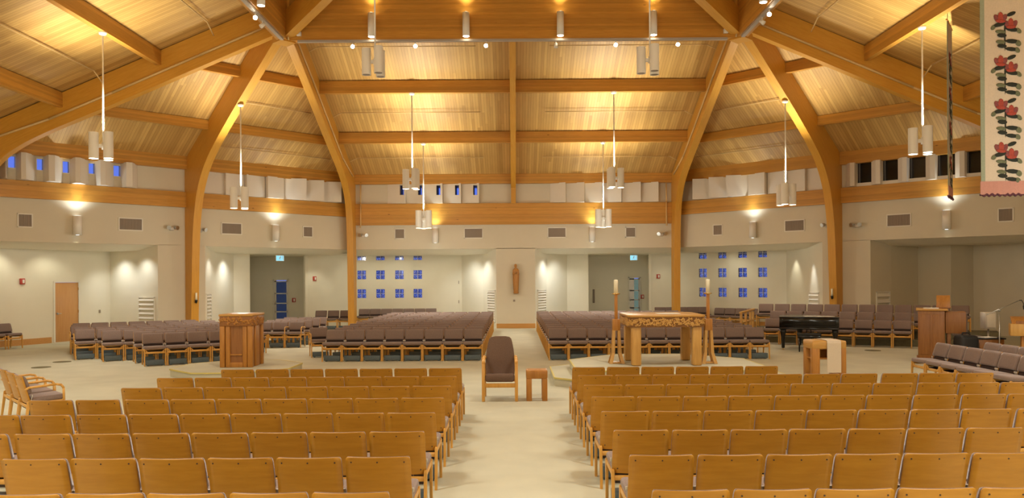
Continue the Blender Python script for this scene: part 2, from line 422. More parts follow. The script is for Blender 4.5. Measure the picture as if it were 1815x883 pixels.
# upper walls of the three far facets: white wall, timber band, clerestory, eave beam
SIDE = 13.803
def span(fac):
    return {'n': (-6.9, 6.9), 'nw': (-SIDE, 0.0), 'ne': (0.0, SIDE)}[fac]
BAND = {'n': 4.40, 'nw': 4.75, 'ne': 4.75}
WALLS = {}
def winrect(fac, u0, u1, v0, v1, off=0.0):
    s0, z1 = fpt(fac, u0, v0, off); s1, z0 = fpt(fac, u1, v1, off)
    return s0, s1, z0, z1
CLW = {'n': [winrect('n', u, u+7.5, 329, 346.5) for u in (709.5, 741.5, 774, 806.8, 839)],
       'nw': [winrect('nw', a, b, c, d) for a, b, c, d in ((13, 29, 275, 299), (64, 78, 280, 303), (110, 124, 284.5, 308), (156, 169.5, 288, 309.5), (200, 215, 292, 314))],
       'ne': [winrect('ne', a, b, c, d) for a, b, c, d in ((1520, 1548, 287, 332), (1565, 1594, 283.5, 329), (1612, 1643, 278, 325.5), (1662, 1695, 272.5, 322), (1713, 1748, 268, 317.5), (1768, 1802, 263, 313))]}
WN = [0]
for fac, nm in (('n', 'wall_north'), ('nw', 'wall_northwest'), ('ne', 'wall_northeast')):
    a, b = span(fac); p0 = fworld(fac, a-.06, 0); p1 = fworld(fac, b+.06, 0)
    mb = MB()
    holes = [(s0-a+.06, s1-a+.06, z0, z1) for s0, s1, z0, z1 in CLW[fac]]
    wall_seg(mb, p0.xy, p1.xy, 3.38, 6.9, holes, 0.25)
    WALLS[fac] = struct(mb.obj(nm, M['wall']))
    # glazing of the clerestory
    for (s0, s1, z0, z1) in CLW[fac]:
        WN[0] += 1
        o, rz = FAC[fac]
        w = MB(); sw, sh = s1-s0, z1-z0
        dp = .8 if fac == 'n' else .06
        for q in ((-sw/2+.01, 0, .02, sh), (sw/2-.01, 0, .02, sh)): w.box((q[0], dp/2, 0), (q[2], dp, q[3]))
        for q in (-sh/2+.01, sh/2-.01): w.box((0, dp/2, q), (sw, dp, .02))
        win = struct(w.obj('window_%d' % WN[0], M['jamb' if fac != 'nw' else 'whitepaint'], None, fworld(fac, (s0+s1)/2, (z0+z1)/2), rz))
        MB().box((0, dp-.01, 0), (sw-.02, .012, sh-.02)).obj('window_pane', M['glass'], win)
    # timber band and eave beam
    up = Vector((0, 0, 1))
    t = MB(); t.beam(fworld(fac, a+.05, 5.30, -.05), fworld(fac, b-.05, 5.30, -.05), 0.16, 5.30-BAND[fac]); trim(t, M['glulam'])
    t = MB(); t.beam(fworld(fac, a+.05, 6.62, -.10), fworld(fac, b-.05, 6.62, -.10), 0.22, 0.50); trim(t, M['glulam'])
# dark box added behind the far right clerestory to blacken its panes
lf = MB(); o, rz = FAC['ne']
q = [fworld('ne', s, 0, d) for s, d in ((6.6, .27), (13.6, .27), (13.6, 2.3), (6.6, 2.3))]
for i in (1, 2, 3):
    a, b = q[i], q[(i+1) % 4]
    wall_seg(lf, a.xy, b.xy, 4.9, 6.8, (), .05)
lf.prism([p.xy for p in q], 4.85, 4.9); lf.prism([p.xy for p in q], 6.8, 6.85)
struct(lf.obj('wall_blackout', M['blackout']))

# folded white panels in front of the clerestory (fixed to the walls)
def wedge(fac, s0, s1, d0, d1, z0=5.31, z1=6.14, holes=()):
    """white panel whose face runs from depth d0 at s0 to d1 at s1 in front of the wall"""
    mb = MB()
    def pr(a, b, za, zb):
        f = lambda s: d0+(d1-d0)*(s-s0)/(s1-s0)
        mb.prism([(a, -f(a)), (b, -f(b)), (b, 0.0), (a, 0.0)], za, zb)
    if holes:
        h = holes[0]
        pr(s0, h[0], z0, z1); pr(h[1], s1, z0, z1); pr(h[0], h[1], z0, h[2]); pr(h[0], h[1], h[3], z1)
    else: pr(s0, s1, z0, z1)
    o, rz = FAC[fac]
    p = mb.obj('wall_panel', M['panelwhite'], WALLS[fac]); p.location = o; p.rotation_euler.z = rz
    return p
S = lambda fac, u, v=335: fpt(fac, u, v)[0]
edges = [687, 720, 753, 785.5, 818, 850]
for i in range(5):
    h = CLW['n'][i]
    wedge('n', S('n', edges[i]), S('n', edges[i+1])-.01, 0.02, 0.24, holes=[h])
re_ = [975, 1004, 1037, 1068, 1102, 1136, 1167]
for i in range(6):
    wedge('n', S('n', re_[i]), S('n', re_[i+1])-.06, 0.03, 0.34)
# left diagonal, window half: posts between the blue windows
for a, m_, b in ((0, 4, 13), (28.5, 39, 64), (77, 90, 111), (124, 134, 157), (168.5, 179, 201), (214, 226, 243)):
    sa, sm, sb = S('nw', a-.5, 300), S('nw', m_, 300), S('nw', b, 300)
    mb = MB(); mb.prism([(sa, 0), (sa+.05, -.42), (sm, -.46), (sb, -.02), (sb, 0)], 5.31, 6.14)
    p = mb.obj('wall_panel', M['panelwhite'], WALLS['nw']); p.location, p.rotation_euler.z = FAC['nw'][0], R(45)
la = [356, 397, 433, 469, 501.5, 533, 564, 594.5]
dl = [(.10, .02), (.16, .06), (.22, .10), (.28, .16), (.06, .52), (.06, .52), (.06, .52)]
for i in range(7):
    wedge('nw', S('nw', la[i], 330), S('nw', la[i+1], 330)-.04, dl[i][0], dl[i][1])
ra = [1238, 1266.5, 1297, 1328, 1361, 1395, 1430, 1465]
dr = [(.52, .06), (.52, .06), (.52, .06), (.16, .28), (.10, .22), (.06, .16), (.02, .10)]
for i in range(7):
    wedge('ne', S('ne', ra[i], 330)+.04, S('ne', ra[i+1], 330), dr[i][0], dr[i][1])
for a, m_, b in ((1503, 1513, 1520), (1547, 1558, 1565), (1594, 1605, 1612), (1643, 1654, 1662), (1695, 1706, 1714), (1748, 1760, 1768)):
    sa, sm, sb = S('ne', a, 310), S('ne', m_, 310), S('ne', b+.5, 310)
    mb = MB(); mb.prism([(sa, 0), (sa+.01, -.16), (sm, -.32), (sb, -.30), (sb, 0)], 5.31, 6.14)
    p = mb.obj('wall_panel', M['panelwhite'], WALLS['ne']); p.location, p.rotation_euler.z = FAC['ne'][0], R(-45)
mb = MB(); mb.box2((S('ne', 1503, 330), -.10, 5.30), (13.6, .0, 5.42))
p = mb.obj('wall_sill', M['panelwhite'], WALLS['ne']); p.location, p.rotation_euler.z = FAC['ne'][0], R(-45)

# ------------------------------------------------------------------ ambulatory behind the main wall: back walls, piers, soffit
ZC = 3.2
def diag_pt(u, const, sgn):          # point on the line Y = const - |X| at photo column u
    k = abs(u-CU)/F; Y = const/(1+k); return (sgn*k*Y, Y)
def poly_wall(name, pts, z0, z1, holes={}, m='alcove', t=0.12):
    mb = MB()
    for i, (a, b) in enumerate(zip(pts, pts[1:])):
        wall_seg(mb, a, b, z0, z1, holes.get(i, ()), t)
    return struct(mb.obj(name, M[m]))
YB = 36.6
# main-wall piers (flush with the upper wall)
PA = diag_pt(364, 40.4, -1); PB = diag_pt(280, 40.4, -1)
PC = diag_pt(1458, 40.4, 1); PD = diag_pt(1543, 40.4, 1)
poly_wall('wall_pier_left', [PB, PA], 0, 3.4, m='wall')
poly_wall('wall_pier_right', [PC, PD], 0, 3.4, m='wall')
poly_wall('wall_pier_center', [(-.75, 33.5), (.90, 33.5)], 0, 3.4, m='wall')
# far bay, left of centre: glass block wall
bx = [-7.06, -6.19, -5.31, -4.46]
bz = [(2.99, 3.40), (2.11, 2.53), (1.24, 1.66)]
X0 = -7.62
bh = [(x-.21-X0, x+.21-X0, z0, min(z1, 3.33)) for x in bx for z0, z1 in bz]
poly_wall('wall_alcove_north_left', [(X0, YB), (-2.42, YB)], 0, 3.4, {0: bh})
poly_wall('wall_flank_center_left', [(-2.42, YB), (-1.35, 35.0), (-.75, 33.5)], 0, 3.4)
poly_wall('wall_flank_center_right', [(.90, 33.5), (1.45, 35.0), (2.46, YB)], 0, 3.4)
poly_wall('wall_alcove_north_right', [(2.46, YB), (3.45, YB), (3.68, 39.2), (6.66, 39.2), (6.25, YB), (7.62, YB)], 0, 3.4,
          {2: [(2.00, 2.62, 0.02, 2.14)]})
# left diagonal, bay between the columns: corridor with glazed door
q414, q443, q541 = diag_pt(414, 44.2, -1), diag_pt(443, 44.2, -1), diag_pt(541, 44.2, -1)
YD = 37.2
xd0, xd1 = (484-CU)*YD/F, (511.5-CU)*YD/F
xl = (440-CU)*YD/F
poly_wall('wall_flank_left_inner', [q414, diag_pt(373.5, 41.4, -1), PA][::-1], 0, 3.4)
poly_wall('wall_alcove_northwest', [q414, q443, (xl, YD), (-9.83, YD), q541, (X0, YB)], 0, 3.4,
          {2: [(xd0-xl, xd1-xl, 0.02, 2.14)]})
# left diagonal, outer bay: long cream wall with a wooden door
A_, B_ = (-14.98, 29.3), (-17.6, 23.4)
poly_wall('wall_flank_left_outer', [A_, diag_pt(245, 42.0, -1), PB], 0, 3.4)
dvec = Vector((A_[0]-B_[0], A_[1]-B_[1])); dl_ = dvec.length; dn = dvec/dl_
def on_line(u):
    k = (u-CU)/F; s = (k*B_[1]-B_[0])/(dn.x-k*dn.y); return s
ds0, ds1 = on_line(94), on_line(141)
poly_wall('wall_alcove_west', [(-16.5, 23.4), B_, A_], 0, 3.4, {1: [(ds0, ds1, 0.02, 2.12)]})
# right diagonal, inner bay: glass block wall; outer bay: dim niche
r1394 = diag_pt(1394, 44.2, 1)
gu = [1245.5, 1280, 1316, 1351.5]
gp = [diag_pt(u, 44.2, 1) for u in gu]
st = (-X0, YB); gs = [math.hypot(p[0]-st[0], p[1]-st[1]) for p in gp]
gz = [(2.94, 3.33), (2.10, 2.51), (1.23, 1.64)]
poly_wall('wall_alcove_northeast', [st, r1394], 0, 3.4, {0: [(s-.21, s+.21, z0, z1) for s in gs for z0, z1 in gz]})
poly_wall('wall_flank_right_inner', [r1394, diag_pt(1429, 42.0, 1), PC], 0, 3.4)
A2 = (14.98, 29.3); B2 = (17.6, 23.4)
k1690 = (1690-CU)/F
poly_wall('wall_flank_right_outer', [PD, diag_pt(1580, 41.9, 1), A2], 0, 3.4, m='wall')
d2 = Vector((B2[0]-A2[0], B2[1]-A2[1])).normalized()
c1 = (A2[0]+d2.x*1.35, A2[1]+d2.y*1.35)
poly_wall('wall_alcove_east', [A2, c1, (c1[0]+1.0, c1[1]+.35), (B2[0]+1.2, B2[1]+.2), (16.5, 23.4)], 0, 3.4, m='wall')
# soffit: sloped strip under the wall then flat ceiling
sf = MB()
def strip(p0, p1, n, dep):
    p0, p1, n = Vector(p0), Vector(p1), Vector(n)
    a, b = p0+n*-.0, p1+n*-.0
    sf.face([(a.x, a.y, 3.40), (b.x, b.y, 3.40), (b.x+n.x*1.1, b.y+n.y*1.1, ZC), (a.x+n.x*1.1, a.y+n.y*1.1, ZC)])
    sf.face([(a.x+n.x*1.1, a.y+n.y*1.1, ZC), (b.x+n.x*1.1, b.y+n.y*1.1, ZC), (b.x+n.x*dep, b.y+n.y*dep, ZC), (a.x+n.x*dep, a.y+n.y*dep, ZC)])
h_ = math.sqrt(.5)
strip((-7.4, 33.5), (7.4, 33.5), (0, 1), 7.0)
strip((-17.3, 23.1), (-6.5, 33.9), (-h_, h_), 8.5)
strip((6.5, 33.9), (17.3, 23.1), (h_, h_), 8.5)
for sx in (-1, 1):
    q = [(sx*6.95, 33.65, 3.23), (sx*7.0, 41.0, 3.23), (sx*13.0, 41.0, 3.23), (sx*11.6, 38.3, 3.23)]
    sf.face(q)
struct(sf.obj('ceiling_ambulatory', M['soffit']))
# baseboards
def base(name, pts, gap=None):
    mb = MB()
    for a, b in zip(pts, pts[1:]):
        a, b = Vector((*a, 0)), Vector((*b, 0)); x = (b-a).normalized(); y = Vector((x.y, -x.x, 0))
        c = (a+b)/2+y*.012+Vector((0, 0, .1))
        mb.box(c, ((b-a).length, .025, .2), Matrix((x, -y, Vector((0, 0, 1)))).transposed())
    return struct(mb.obj(name, M['trimwood']))
base('baseboard_center', [(-.75, 33.5), (.90, 33.5)])
dpt = lambda s: (B_[0]+dn.x*s, B_[1]+dn.y*s)
base('baseboard_west', [dpt(0), dpt(ds0-.08)])
base('baseboard_west_end', [dpt(ds1+.08), dpt(dl_)])
base('baseboard_north_left', [(X0, YB), (-2.42, YB)])
base('baseboard_northeast', [st, r1394])

# glass block windows
def blockwin(c, rz, z0, z1):
    WN[0] += 1
    w = MB(); sh = z1-z0
    for x in (-.205, 0, .205): w.box((x, .05, 0), (.016, .06, sh))
    for z in ((-sh/2, 0, sh/2) if sh > .4 else (-sh/2, -sh/2+.2, sh/2)): w.box((0, .05, z), (.42, .06, .016))
    win = struct(w.obj('window_%d' % WN[0], M['whitepaint'], None, (c[0], c[1], (z0+z1)/2), rz))
    g = MB()
    g.box((-.102, .05, 0), (.19, .05, sh-.01)); g.box((.102, .05, 0), (.19, .05, sh-.01))
    g.obj('glass_block', M['block'], win)
for x in bx:
    for z0, z1 in bz: blockwin((x, YB), 0, z0, min(z1, 3.33))
for p in gp:
    for z0, z1 in gz: blockwin(p, R(-45), z0, z1)
# doors
def glazed_door(n, x0, x1, y, tint, stile=.08):
    w = x1-x0; mb = MB()
    for x in (-w/2+.02, w/2-.02): mb.box((x, .06, 1.07), (.06, .12, 2.12))
    mb.box((0, .06, 2.11), (w, .12, .05))
    d = struct(mb.obj('door_%d' % n, M['whitepaint'], None, ((x0+x1)/2, y, .01)))
    lf_ = MB()
    for x, sw_ in ((-w/2+.05+stile/2, stile), (w/2-.08, .08)): lf_.box((x, .08, 1.05), (sw_, .045, 2.08))
    for z in (.08, .60, 1.0, 1.46, 2.03): lf_.box((0, .08, z), (w-.1, .045, .05 if z > .1 else .14))
    lf_.obj('door_leaf', M[tint], d)
    MB().box((0, .085, 1.05), (w-.22, .01, 2.0)).obj('door_glass', M['doorglass' if n == 1 else 'tealglass'], d)
    MB().box((-w/2+.10, .04, 1.02), (.03, .05, .18), None, .01).obj('door_handle', M['steel'], d)
glazed_door(1, xd0, xd1, YD, 'whitepaint')
glazed_door(2, 3.68+2.0, 3.68+2.62, 39.2, 'steel', .24)
dm = MB(); ang = math.atan2(dn.y, dn.x); wd = ds1-ds0
for x in (-wd/2+.03, wd/2-.03): dm.box((x, .05, 1.06), (.06, .16, 2.12))
dm.box((0, .05, 2.1), (wd, .16, .05))
mid = dpt((ds0+ds1)/2)
door = struct(dm.obj('door_3', M['whitepaint'], None, (mid[0], mid[1], 0), ang))
MB().box((0, .02, 1.04), (wd-.12, .045, 2.06), None, .004, 1).obj('door_leaf', M['door'], door)
hb = MB(); hb.cyl((-wd/2+.14, -.05, 1.0), (-wd/2+.14, .0, 1.0), .035, 14); hb.bar((-wd/2+.13, -.05, 1.0), (-wd/2+.27, -.05, 1.0), .022, .022, .006)
hb.obj('door_handle', M['steel'], door)
hg = MB()
for z in (.25, 1.05, 1.85): hg.cyl((wd/2-.06, -.012, z-.05), (wd/2-.06, -.012, z+.05), .013, 8)
hg.obj('door_hinge', M['brass'], door)

# ================================================================== timber frame
def arch(stations, width, org, ang):
    """stations: (d_in, z_in, d_out, z_out) from the ring outwards; lies in the vertical plane through org at ang"""
    mb = MB(); dx = Vector((math.cos(ang), math.sin(ang), 0)); ty = Vector((-math.sin(ang), math.cos(ang), 0))*width/2
    o = Vector((org[0], org[1], 0)); ln = [0]
    for a, b in zip(stations, stations[1:]): ln.append(ln[-1]+math.hypot(b[0]-a[0], b[1]-a[1]))
    r0 = random.uniform(0, 30)
    def pt(d, z, s): return o+dx*d+Vector((0, 0, z))+ty*s
    for i, (a, b) in enumerate(zip(stations, stations[1:])):
        l0, l1 = ln[i]+r0, ln[i+1]+r0
        ta = math.hypot(a[2]-a[0], a[3]-a[1]); tb = math.hypot(b[2]-b[0], b[3]-b[1])
        for s_ in (-1, 1):
            q = [pt(a[0], a[1], s_), pt(b[0], b[1], s_), pt(b[2], b[3], s_), pt(a[2], a[3], s_)]
            f = mb.face(q if s_ > 0 else q[::-1], [(l0, 0), (l1, 0), (l1, tb), (l0, ta)] if s_ > 0 else [(l0, ta), (l1, tb), (l1, 0), (l0, 0)])
        f = mb.face([pt(a[0], a[1], -1), pt(b[0], b[1], -1), pt(b[0], b[1], 1), pt(a[0], a[1], 1)], [(l0, 3), (l1, 3), (l1, 3+width), (l0, 3+width)])
        mb.face([pt(a[2], a[3], 1), pt(b[2], b[3], 1), pt(b[2], b[3], -1), pt(a[2], a[3], -1)], [(l0, 5), (l1, 5), (l1, 5+width), (l0, 5+width)])
    for st_ in (stations[0], stations[-1]):
        mb.face([pt(st_[0], st_[1], -1), pt(st_[0], st_[1], 1), pt(st_[2], st_[3], 1), pt(st_[2], st_[3], -1)])
    return trim(mb, M['arch'])
def smooth_pts(pts, n=4):
    out = []
    for i in range(len(pts)-1):
        p0 = pts[max(i-1, 0)]; p1 = pts[i]; p2 = pts[i+1]; p3 = pts[min(i+2, len(pts)-1)]
        for k in range(n):
            t = k/n; t2 = t*t; t3 = t2*t
            out.append(tuple(0.5*((2*p1[j])+(-p0[j]+p2[j])*t+(2*p0[j]-5*p1[j]+4*p2[j]-p3[j])*t2+(-p0[j]+3*p1[j]-3*p2[j]+p3[j])*t3) for j in range(2)))
    out.append(pts[-1]); return out
def make_stations(inner, slope, dwall):
    ins = smooth_pts(inner); res = []
    n = len(ins)
    zsh = ZN-slope*dwall
    for i, (d, z) in enumerate(ins):
        # pair with the outer line: roof line while rising, then the wall face
        f = i/(n-1)
        dd = d+ (0.12+0.3*min(1, max(0, (9.6-z)/3.0)))
        if z > 5.2:
            do = min(dd + (0.30 if z < 7.5 else 0), dwall); zo = ZN-slope*do-.02
        else:
            do = dwall; zo = min(z+ (zsh-5.2)*max(0, (z-3.4)/1.8), zsh)
        res.append((d, z, do, zo))
    return res
IN1 = [(0.0, 9.55), (2.5, 8.5), (5.1, 7.40), (7.0, 6.62), (7.9, 6.18), (8.5, 5.75), (8.9, 5.2), (9.12, 4.4), (9.24, 3.0), (9.30, 1.5), (9.34, 0.0)]
IN2 = [(0.0, 9.55), (1.4, 8.72), (2.8, 7.88), (3.8, 7.25), (4.7, 6.65), (5.35, 6.1), (5.8, 5.5), (6.08, 4.85), (6.3, 3.8), (6.42, 2.0), (6.5, 0.0)]
ST1 = make_stations(IN1, .42, 9.86); ST2 = make_stations(IN2, .586, 7.02)
for sx in (-1, 1):
    arch(ST1, .26, (sx*6.82, ny), R(90))
    arch(ST2, .27, (sx*6.85, ny), R(135) if sx < 0 else R(45))
    arch(ST1, .26, (sx*6.85, 23.72), R(180) if sx < 0 else 0)
# ring beams
for a, b in (((-nx, ny), (nx, ny)), ((nx, ny), (nx, ny2)), ((-nx, ny2), (-nx, ny)), ((nx, ny2), (-nx, ny2))):
    t = MB(); t.beam((a[0], a[1], ZN), (b[0], b[1], ZN), .3, ZN-ZR); trim(t, M['glulam'])
# node blocks and hip beams of the lantern
for sx in (-1, 1):
    t = MB(); t.box((sx*nx, ny, (ZR+ZN)/2-.02), (.5, .5, ZN-ZR+.04), Matrix.Rotation(R(45), 3, 'Z')); trim(t, M['arch'])
    for yy in (ny, ny2):
        t = MB(); t.beam((sx*nx, yy, ZR+.75), (0, 16.84, 12.6), .28, .75); trim(t, M['arch'])
# purlins
for d in (3.73, 6.68):
    z = ZN-.42*d
    for a, b in ((-6.7, -.1), (.1, 6.7)):
        t = MB(); t.beam((a, ny+d, z-.0), (b, ny+d, z-.0), .17, .42); trim(t, M['glulam'])
    for sx in (-1, 1):
        t = MB(); t.beam((sx*(nx+d), ny2, z), (sx*(nx+d), 23.6, z), .17, .44); trim(t, M['glulam'])
t = MB(); t.beam((0, ny+.1, ZN-.05), (0, YN-.2, 6.55), .2, .62); t.box2((-.1, YN-.22, 5.28), (.1, YN-.04, 6.3)); trim(t, M['arch'])
for e_ in (2.66, 5.02):
    z = ZN-.586*e_
    for sx in (-1, 1):
        c = Vector((sx*(nx+e_*h_), ny+e_*h_, z)); tv = Vector((sx*h_, -h_, 0))
        for sg in (1, -1):
            n_ = e_*0.985
            t = MB(); t.beam(c+tv*sg*.13, c+tv*sg*n_, .15, .32); trim(t, M['glulam'])
# ------------------------------------------------------------------ conduits, sprinkler pipes and track
PP = lambda pts, r, lab: tag(MB().tube(pts, r, 6).obj('conduit', M['pipe']), lab, 'pipe', 'ceiling pipes')
for sx, side in ((-1, 'left'), (1, 'right')):
    off = .16
    pts = [(sx*(6.85+d), 23.72-off, z+.34) for d, z in ((.35, 9.4), (2.5, 8.5), (5.1, 7.40), (7.0, 6.62), (9.0, 5.95))]
    PP(pts, .036, 'thin painted conduit along the big %s-hand sloping timber' % side)
    pts = [(sx*6.66, 23.9+d, z+.25) for d, z in ((.5, 9.3), (2.5, 8.5), (5.1, 7.40), (7.0, 6.62), (8.9, 6.15))]
    PP(pts, .032, 'conduit running down the timber arch beside the far %s column' % side)
    PP([(sx*6.45, 33.36, 6.15), (sx*6.45, 33.32, 5.35), (sx*6.45, 33.30, 4.3)], .03, 'vertical brown pipe against the far wall beside the %s column' % side)
    for d, nm in ((1.9, 'upper'), (5.3, 'middle'), (8.2, 'lower')):
        z = ZN-.42*d-.10
        PP([(sx*1.2, ny+d, z), (sx*6.3, ny+d, z), (sx*6.6, ny+d, z-.15)], .017, '%s sprinkler pipe under the %s half of the far roof' % (nm, side))
    for d, nm in ((2.0, 'upper'), (5.3, 'lower')):
        z = ZN-.42*d-.10
        PP([(sx*(nx+d), 13.5, z), (sx*(nx+d), 22.9, z), (sx*(nx+d)+.0, 23.4, z-.25)], .02, '%s sprinkler pipe under the %s side roof' % (nm, side))
    for e_, nm in ((3.9, 'upper'), (6.0, 'lower')):
        c = Vector((sx*(nx+e_*h_), ny+e_*h_, ZN-.586*e_-.1)); tv = Vector((sx*h_, -h_, 0))
        PP([c-tv*.5, c-tv*(e_-.7)], .018, '%s sprinkler pipe on the %s corner roof near the far wall' % (nm, side))
    hp = [(sx*(nx-.12-s), ny-.25-s, ZR+.25+.31*s+.33) for s in (.0, .9, 2.2)]
    PP([(sx*(nx-.2), ny-.22, ZR-.0)]+hp, .025, 'bent conduit climbing the %s roof hip above the timber joint' % side)

# ================================================================== lights hanging and fixed
def pendant(name_label, x, y, zb, ztop, rot, group, r=.225):
    t = thing('pendant_lamp', name_label, 'pendant lamp', (x, y, zb+.34), rot, group)
    for k in range(3):
        a = k*2*PI/3
        c = MB(); c.cyl((0, 0, -.34), (0, 0, .34), .118, 24, None, False)
        c.cyl((0, 0, -.33), (0, 0, -.325), .115, 24); c.cyl((0, 0, .325), (0, 0, .33), .115, 24)
        o = c.obj('lamp_cylinder', M['white'], t, (r*math.cos(a), r*math.sin(a), 0))
        l = MB(); l.cyl((0, 0, -.337), (0, 0, -.332), .095, 20); l.obj('lens', M['bulb' if zb < 7 else 'grille'], o)
        l = MB(); l.cyl((0, 0, .332), (0, 0, .337), .095, 20); l.obj('upper_lens', M['bulb' if zb < 7 else 'grille'], o)
        sp = MB(); sp.bar((0, 0, 0), (r*math.cos(a)*.6, r*math.sin(a)*.6, 0), .05, .09); sp.obj('spoke', M['white'], t)
    h = MB(); h.cyl((0, 0, -.09), (0, 0, .09), .045, 14); h.obj('hub', M['white'], t)
    s = MB(); s.cyl((0, 0, .09), (0, 0, ztop-zb-.34), .021, 10); s.obj('stem', M['white'], t)
    cp = MB(); cp.lathe([(.02, -.09), (.09, -.06), (.10, -.01), (.10, .0)], (0, 0, ztop-zb-.34)); cp.obj('canopy', M['white'], t)
    return t
UPW, DNW, FILLW = 2100, 1050, 330
def plights(x, y, zb, up=1.0, dn=1.0, gap=.3):
    spot((x, y, zb+.75), (x, y, zb+9), UPW*up, WARM, 100, 1.0, .22)
    spot((x, y, zb-.05), (x, y, -9), DNW*dn, SOFT, 135, 1.0, .22)
    l = bpy.data.lights.new('lamp', 'POINT'); l.energy = FILLW*dn*.42; l.color = SOFT; l.shadow_soft_size = .3  # added fill light below the cluster to brighten the walls
    o = bpy.data.objects.new('lamp', l); COL.objects.link(o); o.location = (x, y, zb-1.3)
gp_ = 'white three-cylinder pendant lamps'
for x, y, zb, zt, rot, lab in (
    (-10.58, 20.4, 5.27, 8.55, R(207), 'white cylinder pendant hanging over the far left seats, leftmost of the lamps'),
    (10.58, 20.4, 5.27, 8.55, R(153), 'white cylinder pendant hanging just left of the hanging banners'),
    (-8.86, 25.7, 4.45, 7.84, R(199), 'white cylinder pendant hung from the left curved column timber'),
    (8.86, 25.7, 4.45, 7.84, R(243), 'white cylinder pendant hung from the right curved column timber'),
    (-3.5, 27.38, 5.24, 8.57, R(180), 'white cylinder pendant on the upper far roof beam, left of centre'),
    (3.5, 27.38, 5.24, 8.57, R(2), 'white cylinder pendant on the upper far roof beam, right of centre'),
    (-3.45, 30.33, 4.06, 7.33, R(96), 'white cylinder pendant on the lower far roof beam, left of centre'),
    (3.45, 30.33, 4.06, 7.33, R(84), 'white cylinder pendant on the lower far roof beam, right of centre'),
    (-3.55, 20.4, 7.40, 11.7, R(182), 'white cylinder pendant hanging inside the raised roof, at upper left'),
    (3.55, 20.4, 7.40, 11.7, R(170), 'white cylinder pendant hanging inside the raised roof, at upper right')):
    pendant(lab, x, y, zb, zt, rot, gp_)
    far = y > 27
    if zb > 7: continue
    right = .3 if x > 5 else 1.0
    plights(x, y, zb, .72 if far else (.95 if abs(x) > 10 else .75), (.65 if x < 8.8 else .14) if abs(x) < 10 else .62*right)
for x, y, zb in ((-10.58, 13.3, 5.27), (10.58, 13.3, 5.27), (-3.5, 6.3, 5.27), (3.5, 6.3, 5.27), (-3.55, 13.3, 7.4), (3.55, 13.3, 7.4), (-3.45, 2.6, 4.06), (3.45, 2.6, 4.06), (-8.86, 8.0, 4.45), (8.86, 8.0, 4.45)):
    plights(x, y, zb, .7, .9)
# downlight cylinders on the ring beam
def ring_lamp(lab, loc, rot):
    t = thing('beam_lamp', lab, 'lamp', loc, rot, 'white cylinder lamps on the ring beam')
    b = MB(); b.cyl((0, 0, 0), (0, 0, .70), .105, 20); b.obj('lamp_body', M['white'], t)
    l = MB(); l.cyl((0, 0, -.006), (0, 0, -.001), .09, 20); l.obj('lens', M['bulb'], t)
    l = MB(); l.cyl((0, 0, .701), (0, 0, .706), .09, 20); l.obj('upper_lens', M['bulb'], t)
    k = MB(); k.box((0, .12, .35), (.08, .10, .12)); k.obj('mount', M['white'], t)
for i, x in enumerate((-4.17, -1.37, 1.42, 4.18)):
    ring_lamp('white cylinder lamp on the high beam, %s from the left' % ORD[i+1], (x, 23.38, ZR+.04), 0)
    spot((x, 23.30, ZR+.78), (x, 23.5, 14), 260, WARM, 90, 1.0, .08)
    spot((x, 23.36, ZR-.02), (x, 23.36, 0), 340, SOFT, 70, .8, .1)
ring_lamp('white cylinder lamp at top left, on the left-hand high beam', (-6.55, 20.6, ZR+.02), R(90))
ring_lamp('white cylinder lamp at top right, on the right-hand high beam', (6.55, 20.6, ZR+.02), R(-90))
# tracks and spot heads
def track(lab, a, b):
    t = MB(); t.bar(a, b, .11, .06); return tag(t.obj('lamp_track', M['trackgrey']), lab, 'track', 'white lamp tracks under the ring beam')
track('long white lamp track under the far high beam', (-6.4, 23.55, ZR-.035), (6.4, 23.55, ZR-.035))
track('white lamp track running along the left-hand high beam', (-6.8, 11, ZR-.035), (-6.8, 23.3, ZR-.035))
track('white lamp track running along the right-hand high beam', (6.8, 11, ZR-.035), (6.8, 23.3, ZR-.035))
def head(lab, loc, dirv, lit=True):
    t = thing('spot_lamp', lab, 'spot lamp', loc, 0, 'small spot lamps on the tracks')
    d = Vector(dirv).normalized(); c = Vector((0, 0, -.14))
    s = MB(); s.cyl((0, 0, 0), c, .015, 8); s.obj('stem', M['white'], t)
    b = MB(); b.cyl(c-d*.07, c+d*.07, .045, 16, .06); b.obj('lamp_shade', M['white'], t)
    l = MB(); l.cyl(c+d*.071, c+d*.076, .052, 16); l.obj('lens', M['spot'] if lit else M['white'], t)
    return t
cam_dir = lambda p: (-p[0]*.9, -p[1], -4.2)
for u, lab, lit in ((628, 'lit spot lamp on the far track, first from the left', 1), (739, 'lit spot lamp on the far track, second from the left', 1),
                    (864, 'lit spot lamp on the far track, nearest left of centre', 1), (988, 'unlit spot lamp on the far track', 0),
                    (1094, 'lit spot lamp on the far track, right of centre', 1), (1204, 'lit spot lamp on the far track, last on the right', 1)):
    x = (u-CU)*23.55/F
    head(lab, (x, 23.55, ZR-.06), (-x*.8, -23, -5.2) if lit else (0, 1, -3), lit)
    if lit: spot((x, 23.4, ZR-.3), (x*.5, 13, 0), 700, SOFT, 50, .7, .08)
